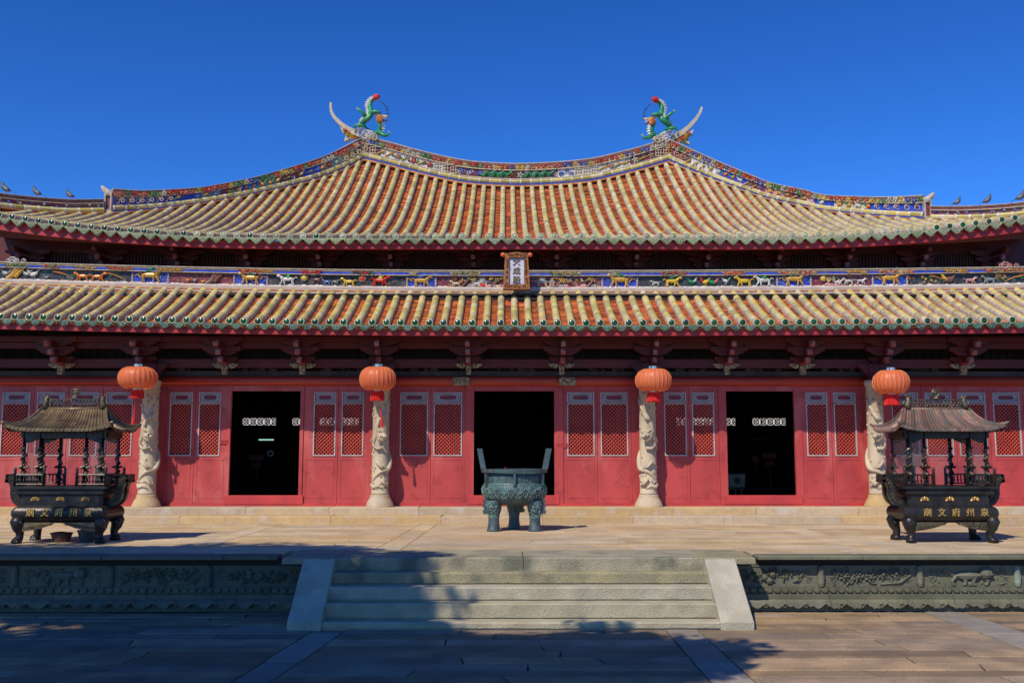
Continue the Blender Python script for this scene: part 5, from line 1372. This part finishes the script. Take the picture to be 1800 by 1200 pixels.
    # ears: upright loops, leaning outwards, set edge-on to the viewer
    for sg in (-1,1):
        m=MB().m('bronze'); w=.26; t=.11; H=Z(788)-Z(824)
        x0=rr(104); lean=.085
        def E_(y,z,d): x=sg*(x0+lean*z/H+d); return (x,y,Z(824)+z)
        outer=[(-w,0),(-w,H*.92),(-w*.9,H),(w*.9,H),(w,H*.92),(w,0)]; inner=[(-w*.55,0),(-w*.55,H*.55),(w*.55,H*.55),(w*.55,0)]
        # three bars: two uprights and a cross bar
        for (a,b,c,d) in ((-w,-w*.55,0,H*.999),(w*.55,w,0,H*.999),(-w*.55,w*.55,H*.58,H*.995)):
            vs=[E_(y,z,dd) for dd in (-t/2,t/2) for (y,z) in ((a,c),(b,c),(b,d),(a,d))]
            m.add(vs,[(0,1,2,3),(7,6,5,4),(0,4,5,1),(1,5,6,2),(2,6,7,3),(3,7,4,0)])
        m.build('ear',e)
    m=MB().m('bronze_dark'); m.lathe([(.0,0),(rr(93),0)],24,(0,0,Z(834)),cap=False); m.build('ash_bed',e)
    m=MB().m('p_red'); m.tube([(-.19,-.3,Z(834)),(-.19,-.3,Z(819.5))],.008,5); tag(put(m.build('incense_stick',loc=(X,Yc,ZT)),e) if False else m.build('incense_stick',e))
ding()
# ---- the two roofed incense burners
def burner(cx,yf,label,roofk,yaw,gold):
    e=tag(empty('incense_burner',(cx,yf+.5,ZT)),label,'incense burner'); e.rotation_euler=(0,0,yaw)
    W=.87; D=.47
    B='bronze_dark'
    # profile helper: rectangular lathe with rounded bulge
    def rect(m,secs,c=.12):
        vs=[];k=8
        for (hx,hy,z) in secs:
            cc=min(c,hx,hy)*.5
            vs+=[(-hx+cc,-hy,z),(hx-cc,-hy,z),(hx,-hy+cc,z),(hx,hy-cc,z),(hx-cc,hy,z),(-hx+cc,hy,z),(-hx,hy-cc,z),(-hx,-hy+cc,z)]
        fs=[(i*k+j,i*k+(j+1)%k,(i+1)*k+(j+1)%k,(i+1)*k+j) for i in range(len(secs)-1) for j in range(k)]
        fs+=[tuple(range(k))[::-1],tuple((len(secs)-1)*k+j for j in range(k))]; m.add(vs,fs)
    m=MB().m(B); secs=[(W*.84,D*.78,.36),(W*.88,D*.82,.38)]
    for i in range(9):
        a=-PI/2+PI*i/8; secs.append((W*.86+.13*math.cos(a),D*.80+.10*math.cos(a),.53+.14*math.sin(a)))
    secs+=[(W*.86,D*.80,.69),(W*.86,D*.80,.86)]
    rect(m,secs); body=m.build('body',e)
    m=MB().m(B); rect(m,[(W*.90,D*.86,.861),(W*.94,D*.9,.885),(W*.94,D*.9,.93),(W*.90,D*.86,.935),(W*.90,D*.86,.955),(W*1.0,D*.98,.975),(W*1.0,D*.98,1.02),(W*.97,D*.95,1.03)],.05); m.build('upper_moulding',e)
    # lotus studs and the five characters
    for q in (-.46,0,.46):
        m=MB().m('gold'); z=.775
        for k in range(7): a=-.3+k*.62; m.octa((q+.06*math.cos(a),-D*.80-.012,z+.035*math.sin(a)),(.032,.018,.024),a)
        m.m('p_brown'); m.ell((q,-D*.80-.012,z),(.035,.012,.018),6,4); m.build('lotus_stud',e)
    for i,ch in enumerate('廟文府州泉'):
        me=text_mesh(ch,.155,.008,'gold'); o=inst('character',me,body,(-.52+i*.26+(0.03 if cx<0 else .06),-D*.80-.105,.545),rot=(PI/2-.05,0,0))
    # apron with scrolls
    m=MB().m('bronze_roof_gold' if gold else 'bronze_warm')
    for s in (-1,1):
        m.prism([(s*.68,.37),(s*.66,.21),(s*.5,.23),(s*.3,.27),(s*.12,.335),(s*.05,.37)][::s],-D*.86,-D*.82)
        for i in range(9): scroll(m,(s*(.14+.06*i),-D*.87,.335-.010*i),.032+.001*i,m.ms[0],1.2,random.choice((-1,1)),.25)
    m.build('apron',e)
    # lion-headed cabriole legs
    for sx in (-1,1):
        for sy in (-1,1):
            x,y=sx*W*.84,sy*D*.74; m=MB().m(B)
            m.tube([(x,y,.44),(x+sx*.04,y+sy*.03,.36),(x+sx*.02,y+sy*.02,.27),(x-sx*.01,y,.18),(x-sx*.005,y,.10),(x+sx*.02,y+sy*.02,.05),(x+sx*.02,y+sy*.03,.0)],[.13,.125,.10,.072,.068,.082,.085],10)
            m.ell((x+sx*.02,y-.03,.05),(.095,.11,.055),8,5); o=m.build('leg',e,smooth=True)
            m=MB().m(B); f=-1 if sy<0 else 1
            m.ell((x+sx*.03,y-.10,.34),(.07,.05,.05),7,5)
            for k in range(8): a=k*PI/7; m.ell((x+sx*.03+.085*math.cos(a),y-.09,.37+.07*math.sin(a)),(.028,.028,.028),6,4)
            for q in (-.03,.03): m.ell((x+sx*.03+q,y-.14,.365),(.014,.014,.014),5,4)
            for q in (-.045,0,.045): m.ell((x+sx*.02+q,y-.12,.03),(.024,.04,.026),6,4)
            m.build('lion_mask',o,kind='stuff')
    # looped handles at the ends with key-fret
    for s in (-1,1):
        m=MB().m(B); pts=[(W*.84,.70),(W*1.02,.74),(W*1.10,.86),(W*1.11,1.0),(W*1.17,1.12),(W*1.30,1.165)]
        th=.075; P=smooth([Vector((x,0,z)) for x,z in pts],4); up=[];dn=[]
        for i,p in enumerate(P):
            t=(P[min(i+1,len(P)-1)]-P[max(i-1,0)]).normalized(); n_=Vector((-t.z,0,t.x)); up.append(p+n_*th); dn.append(p-n_*th)
        poly=[(s*q.x,q.z) for q in up+dn[::-1]]
        if s<0: poly=poly[::-1]
        m.prism(poly,-.16,-.05) ; m.prism(poly,.05,.16); m.build('handle',e)
        h=MB()
        for i in range(2,len(P)-1,2):
            p=P[i]; scroll(h,(s*p.x,-.165,p.z),.04,'bronze_warm',1.3,s,.18)
        h.m(B); h.box(min(s*W*1.24,s*W*1.31),max(s*W*1.24,s*W*1.31),-.16,.16,1.09,1.24); h.build('key_fret',e)
    # balustrade: posts, rails and turned balusters, open in the middle of the front
    z0,z1=1.03,1.23
    runs=[(-W*.95,-.30,-D*.93,0),(.30,W*.95,-D*.93,0),(-W*.95,-.30,D*.93,0),(.30,W*.95,D*.93,0),(-D*.93,D*.93,-W*.95,1),(-D*.93,D*.93,W*.95,1)]
    for a,b,c,ax in runs:
        P_=lambda u,z:(u,c,z) if ax==0 else (c,u,z)
        m=MB().m(B); m.tube([P_(a,z1),P_(b,z1)],.017,6); m.tube([P_(a,z0+.03),P_(b,z0+.03)],.014,6); rl=m.build('rail',e)
        m=MB().m(B); n=max(3,int((b-a)/.062))
        for i in range(n): u=lerp(a,b,(i+.5)/n); q=P_(u,z0); m.lathe([(.010,.03),(.014,.07),(.019,.10),(.010,.13),(.016,.16),(.010,z1-z0)],6,q)
        m.build('baluster',rl)
        if ax==0:
            for u in (a,b):
                m=MB().m(B); q=P_(u,z0); m.lathe([(.028,0),(.028,.22),(.034,.23),(.022,.25),(.03,.29),(.02,.32),(.004,.34)],8,q); m.build('newel',e,smooth=True)
    # roof posts with winding dragons and cloud collars
    zr=2.03
    for u in (-.72,-.42,.42,.72):
        for sy in (-1,1):
            if sy>0 and abs(u)<.5: u2=u*.9
            else: u2=u
            y=sy*D*.78; po=MB().m(B); po.tube([(u2,y,1.02),(u2,y,zr)],.033,8); o=po.build('roof_post',e,smooth=True)
            m=MB().m('bronze_warm' if sy<0 else B); N=30; P=[(u2+.042*math.cos(k*.85),y+.042*math.sin(k*.85),1.12+k*.021) for k in range(N)]
            m.tube(P,[.020]*N,5); 
            m.m(B)
            for k in range(7): a=k*.9; m.ell((u2+.075*math.cos(a),y+.05*math.sin(a),1.37+.012*math.sin(k*3)),(.034,.03,.022),6,4)
            for k in range(3): m.ell((u2,y,1.08+.09*k),(.045,.045,.045),7,4)
            m.build('winding_dragon',o)
    # upper beam and hanging boards
    m=MB().m(B); m.box(-.78,.78,-D*.84,-D*.72,1.90,2.0); m.box(-.78,.78,D*.72,D*.84,1.90,2.0); m.box(-.80,-.70,-D*.72,D*.72,1.91,2.0); m.box(.70,.80,-D*.72,D*.72,1.91,2.0); m.box(-.80,.80,-D*.84,D*.84,2.001,2.03)
    for s in (-1,1):
        for sy in (-1,1):
            m.prism([(s*.70,1.90),(s*.46,1.90),(s*.48,1.87),(s*.54,1.85),(s*.60,1.82),(s*.70,1.81)][::(-s)],sy*D*.78-.02,sy*D*.78+.02)
    m.build('roof_beam',e)
    # glass panes
    for (x0,x1,y) in ((-.69,-.45,-D*.72),(.45,.69,-D*.72),(-.69,-.02,D*.72),(.02,.69,D*.72)):
        m=MB().m('pane_glass'); m.add([(x0,y,1.04),(x1,y,1.04),(x1,y,1.895),(x0,y,1.895)],[(0,1,2,3)]); m.build('glass_pane',e)
    for x in (-.735,.735):
        m=MB().m('pane_glass'); m.add([(x,-D*.70,1.04),(x,D*.70,1.04),(x,D*.70,1.895),(x,-D*.70,1.895)],[(0,1,2,3)]); m.build('glass_pane',e)
    # roof: ribbed hipped roof with up-turned corners
    EX,EY,RX=.97,.68,.61; zE,zR=2.06,2.44
    def surf(u,v):   # u along the eave -1..1 (front), v from eave 0 to ridge 1
        x=u*lerp(EX,RX,v**.72); y=-lerp(EY,.03,v**.8); z=lerp(zE,zR,v**1.6)+ .085*max(0,(abs(u)-.45)/.55)**2.2*(1-v)**2; return x,y,z
    def side(u,v):
        y=u*lerp(EY,.03,v**.8); x=lerp(EX,RX,v**.72); z=lerp(zE,zR,v**1.6)+ .085*max(0,(abs(u)-.45)/.55)**2.2*(1-v)**2; return x,y,z
    def slope(fn,n,nm,K=9):
        m=MB().m(roofk); 
        for i in range(n):
            m.r=random.random(); us=[-1+2*(i+t)/n for t in (0,.3,.5,.7,1)]; up=[0,.006,.024,.006,0]
            vs=[]
            for j in range(K+1):
                v=j/K
                for u,d in zip(us,up): x,y,z=fn(u,v); vs.append((x,y,z+d+ (.006 if j%2 else 0)*(d>0.01)))
            m.add(vs,[(j*5+k,j*5+k+1,(j+1)*5+k+1,(j+1)*5+k) for j in range(K) for k in range(4)])
            # eave edge lip
            vs=[fn(u,0) for u in us]; m.add([(x,y,z+d) for (x,y,z),d in zip(vs,up)]+[(x,y,z-.045) for x,y,z in vs],[(k,5+k,6+k,k+1) for k in range(4)])
            x,y,z=fn(us[2],0); m.ell((x,y,z-.015),(.018,.018,.018),5,4)
        return m.build(nm,e)
    f=[slope(surf,26,'roof_slope'),slope(lambda u,v:(-surf(u,v)[0],-surf(u,v)[1],surf(u,v)[2]),26,'roof_slope'),slope(side,14,'roof_slope'),slope(lambda u,v:(-side(u,v)[0],-side(u,v)[1],side(u,v)[2]),14,'roof_slope')]
    m=MB().m(roofk)
    for sx in (-1,1):
        for sy in (-1,1):
            P=[];
            for j in range(11): v=j/10; x,y,z=surf(1,v); P.append((sx*abs(x),sy*abs(y),z+.02))
            P=[(P[0][0]+sx*.05,P[0][1]+sy*.02,P[0][2]+.03)]+P; m.tube(P,[.02,.035]+[.028]*10,6)
    m.tube([(-RX-.02,0,zR+.01),(RX+.02,0,zR+.01)],.035,6); m.build('hip_roll',e,smooth=True)
    m=MB().m(B); m.box(-EX*.9,EX*.9,-EY*.9,EY*.9,2.031,2.055); m.build('eave_board',e)
    # ridge screen with lattice, beasts and sun disc
    m=MB().m('bronze_warm'); a,b,z0,z1=-.45,.45,2.47,2.64
    m.box(a,b,-.02,.02,z0,z0+.02); m.box(a,b,-.02,.02,z1-.02,z1); m.box(a-.01,a+.015,-.022,.022,z0,z1+.02); m.box(b-.015,b+.01,-.022,.022,z0,z1+.02)
    n=13
    for i in range(n):
        x=lerp(a,b,(i+.5)/n); 
        for s in (-1,1): m.tube([(x-.045*s,s*.006,z0+.02),(x+.045*s,s*.006,z1-.02)],.008,4)
    m.build('ridge_screen',e)
    for s in (-1,1):
        m=MB().m('bronze_warm'); x=s*.54
        m.tube([(x,0,2.460),(x+s*.01,0,2.540),(x-s*.02,0,2.620),(x+s*.01,0,2.680)],[.065,.055,.045,.03],8); m.ell((x-s*.03,0,2.670),(.05,.03,.03),7,5); m.tube([(x,0,2.680),(x+s*.05,0,2.720)],[.02,.01],5); m.tube([(x-s*.03,0,2.690),(x-s*.05,0,2.740)],[.015,.008],5)
        m.tube([(x+s*.05,0,2.500),(x+s*.08,0,2.560),(x+s*.06,0,2.620)],[.03,.02,.01],5); m.build('ridge_beast',e,smooth=True)
    m=MB().m('bronze_warm'); P=[(.062*math.cos(k*PI/10),0,2.760+.062*math.sin(k*PI/10)) for k in range(21)]; m.tube(P,.016,6); m.ell((0,0,2.760),(.035,.02,.035),10,5)
    for k in range(10): a=k*PI/5; m.octa((.082*math.cos(a),0,2.760+.082*math.sin(a)),(.018,.01,.012),a)
    m.lathe([(.07,0),(.05,.03),(.025,.045)],8,(0,0,2.655)); m.build('sun_disc',e)
    return e
pL=atY(108,953,18.55); pR=atY(1668,953,18.55)
XBL=xY(108,18.55,900)+.02; XBR=xY(1668,18.55,900)
burner(XBL,18.32,'left roofed bronze incense burner with a golden brown ribbed roof, two buckets beneath','bronze_roof_gold',math.radians(0),True)
burner(XBR-.02,18.32,'right roofed bronze incense burner with a reddish brown and green ribbed roof','bronze_roof_brown',math.radians(0),False)
# ---- two buckets under the left burner
def bucket(px,mk,r0,r1,h,label,lid=False):
    x=xY(px,18.75,945); e=tag(empty('bucket',(x,18.75,ZT)),label,'bucket')
    m=MB().m(mk); m.lathe([(r0*.9,0),(r0,.005),(r1,h),(r1+.012,h),(r1+.012,h+.015),(r1-.01,h+.015),(r0-.01,.02),(0.01,.02)],20,cap=False); m.lathe([(0.001,.004),(r0*.95,.004)],16,cap=False); m.build('pail',e,smooth=False)
    m=MB().m(mk); P=[(r1*math.cos(k*PI/10),-.03,h*.9+.05*math.sin(k*PI/10)) for k in range(11)]; m.tube(P,.006,4); m.ell((-r1*.5,0,h+.01),(.04,.04,.02),6,4); m.build('bail_handle',e)
bucket(108,'bucket_brown',.14,.19,.15,'low brown bucket under the left incense burner')
bucket(154,'bucket_teal',.13,.18,.20,'taller grey-green bucket under the left incense burner, right of the brown one')
# ---- pigeons
def pigeon(px,py,flip,label,sz=1.0,side=-1,k='feather'):
    # stands on the corner ridge
    q=px if side<0 else 1814-px
    path=pl2 if side<0 else pr2
    best=min(path,key=lambda p:abs((900+F*((p.x*math.cos(YAW)-p.y*math.sin(YAW))/((p.x*math.sin(YAW)+p.y*math.cos(YAW))*math.cos(PITCH)+(p.z-EYE)*math.sin(PITCH))))-px))
    # interpolate along the path in x
    X=None
    for a,b in zip(path,path[1:]):
        pa,pb=[900+F*((p.x*math.cos(YAW)-p.y*math.sin(YAW))/((p.x*math.sin(YAW)+p.y*math.cos(YAW))*math.cos(PITCH)+(p.z-EYE)*math.sin(PITCH))) for p in (a,b)]
        if min(pa,pb)<=px<=max(pa,pb): X=a.lerp(b,(px-pa)/(pb-pa)); break
    X=X or best
    e=tag(empty('pigeon',(X.x,X.y-.05,X.z+.40*1.03)),label,'pigeon','pigeons on the corner ridges'); s=.165*sz; f=flip
    m=MB().m(k)
    m.tube([(-f*1.0*s,0,.62*s),(-f*.45*s,0,.85*s),(0,0,1.1*s),(f*.32*s,0,1.45*s),(f*.36*s,0,1.8*s),(f*.40*s,0,2.0*s)],[.12*s,.36*s,.46*s,.36*s,.2*s,.15*s],9); m.ell((f*.42*s,0,2.02*s),(.20*s,.17*s,.18*s),8,5); m.build('bird_body',e,smooth=True)
    m=MB().m('feather'); m.add([(-f*.7*s,-.12*s,.78*s),(-f*.7*s,.12*s,.78*s),(-f*1.7*s,.16*s,.28*s),(-f*1.7*s,-.16*s,.28*s),(-f*.7*s,-.12*s,.66*s),(-f*.7*s,.12*s,.66*s),(-f*1.7*s,.16*s,.22*s),(-f*1.7*s,-.16*s,.22*s)],[(0,1,2,3),(7,6,5,4),(0,3,7,4),(1,5,6,2),(2,6,7,3),(0,4,5,1)]); m.build('tail',e)
    m=MB().m('feather_pale')
    for sy in (-1,1): m.ell((-f*.25*s,sy*.34*s,1.0*s),(.62*s,.10*s,.27*s),8,5,f*.55)
    m.build('wing',e,smooth=True)
    m=MB().m('feather'); m.tube([(f*.58*s,0,2.0*s),(f*.80*s,0,1.94*s)],[.06*s,.015*s],5); m.build('beak',e)
    m=MB().m('p_pink')
    for sy in (-1,1): m.tube([(f*.0,sy*.14*s,.75*s),(f*.02*s,sy*.14*s,.05*s),(f*.2*s,sy*.14*s,.0)],.045*s,4)
    m.build('leg',e)
pigeon(8,350,-1,'pigeon at the far left end of the left corner ridge',1.05,-1)
pigeon(63,350,-1,'middle pigeon of the three on the left corner ridge',1.0,-1)
pigeon(121,352,-1,'pigeon on the left corner ridge nearest the ridge end post',.95,-1)
pigeon(1684,357,1,'pigeon on the right corner ridge nearest the ridge end post',.9,1)
pigeon(1737,353,1,'middle pigeon of the three on the right corner ridge',1.0,1)
pigeon(1796,348,1,'pigeon at the far right end of the right corner ridge',1.1,1)
# =================================================================== THE TREE that shades the left of the yard (stands behind and left of the viewer)
def leaf_cloud(name,parent,centres,seed):
    import numpy as np
    rng=np.random.default_rng(seed); V=[]
    for (x,y,z,r,n) in centres:
        d=rng.normal(size=(n,3)); d/=np.linalg.norm(d,axis=1)[:,None]; rad=r*rng.random(n)**.45
        c=np.array([x,y,z])+d*rad[:,None]*np.array([1,1,.62])
        a=rng.normal(size=(n,3)); a/=np.linalg.norm(a,axis=1)[:,None]; b=np.cross(a,rng.normal(size=(n,3))); b/=np.linalg.norm(b,axis=1)[:,None]
        s=rng.uniform(.09,.17,n)[:,None]; w_=s*.5
        V.append(np.stack([c-a*s,c+b*w_,c+a*s,c-b*w_],axis=1).reshape(-1,3))
    V=np.concatenate(V); n=len(V)//4; me=bpy.data.meshes.new(name); me.vertices.add(len(V)); me.vertices.foreach_set('co',V.ravel())
    me.loops.add(len(V)); me.loops.foreach_set('vertex_index',np.arange(len(V),dtype=np.int32)); me.polygons.add(n); me.polygons.foreach_set('loop_start',np.arange(0,len(V),4,dtype=np.int32)); me.polygons.foreach_set('loop_total',np.full(n,4,dtype=np.int32))
    at=me.attributes.new('rv','FLOAT','FACE'); at.data.foreach_set('value',rng.random(n)); me.materials.append(M['leaf']); me.update(); me.validate()
    o=bpy.data.objects.new(name,me); COL.objects.link(o); o.parent=parent; return o
def up_sun(x,y,z,h):   # point above (x,y,z) at height h along the sunbeam
    k=(h-z); return x-.50*k,y-.79*k
def shade_tree(name,label,trunk,spots,seed):
    random.seed(seed); e=tag(empty(name,(trunk[0],trunk[1],0)),label,'tree')
    cen=[]; limbs=MB().m('bark'); tx,ty=trunk
    limbs.tube([(0,0,-.1),(.1,.1,1.5),(.0,.2,3.5),(.2,.3,5.5)],[.62,.48,.42,.36],12)
    for (gx,gy,gz,h,r,n) in spots:
        x,y=up_sun(gx,gy,gz,h); x-=tx; y-=ty
        for i in range(n):
            a=R(0,2*PI); q=r*R(0,1)**.5; cx,cy,cz_=x+q*math.cos(a),y+q*math.sin(a),h+R(-.8,.9)
            cen.append((cx,cy,cz_,R(.55,.95),210))
        limbs.tube([(.2,.3,5.2),(x*.35,y*.35,6.6),(x*.7,y*.7,lerp(6.6,h,.7)),(x,y,h)],[.26,.2,.12,.05],7)
    limbs.build('trunk',e,smooth=True); leaf_cloud('crown',e,cen,seed); return e
# ground points that lie in shade (x, y, z, height of the foliage, radius, clumps)
def GP(px,py,Z): p=atZ(px,py,Z); return p.x,p.y
S=[]
def sp(px,py,Z,h,r,n): x,y=GP(px,py,Z); S.append((x,y,Z,h,r,n))
sp(60,1000,.6,11.5,1.3,26); sp(200,975,ZT,12.0,1.1,20); sp(400,975,ZT,12.0,1.0,18); sp(250,1050,.2,11.5,1.5,36); sp(500,1050,.2,11,1.2,26); sp(500,990,.7,11.5,.5,8)
sp(120,1140,0,10.5,1.5,36); sp(350,1140,0,10.5,1.4,34); sp(560,1140,0,10,1.3,32); sp(760,1160,0,10,1.1,28); sp(930,1165,0,9.5,.85,20); sp(1080,1140,0,9.5,.6,9); sp(1150,1165,0,9.2,.6,9); sp(1240,1150,0,9.2,.38,4)
sp(640,1070,.25,10.5,.7,11); sp(690,1012,.6,11,.15,3); sp(1050,1190,0,9.2,.8,16); sp(850,1200,0,9.5,1.0,22); sp(600,1200,0,9.5,1.2,28); sp(350,1200,0,10,1.2,28); sp(100,1200,0,10,1.3,28)
sp(-150,1050,.2,11.5,1.6,34); sp(-150,1200,0,10.5,1.6,34); sp(1040,1120,0,9.8,.1,2)
sp(-120,975,ZT,12,1.2,20)
shade_tree('banyan_tree','broad leafy tree behind and left of the viewer, casting the dappled shade over the yard',(-9.5,-1.5),S,9)
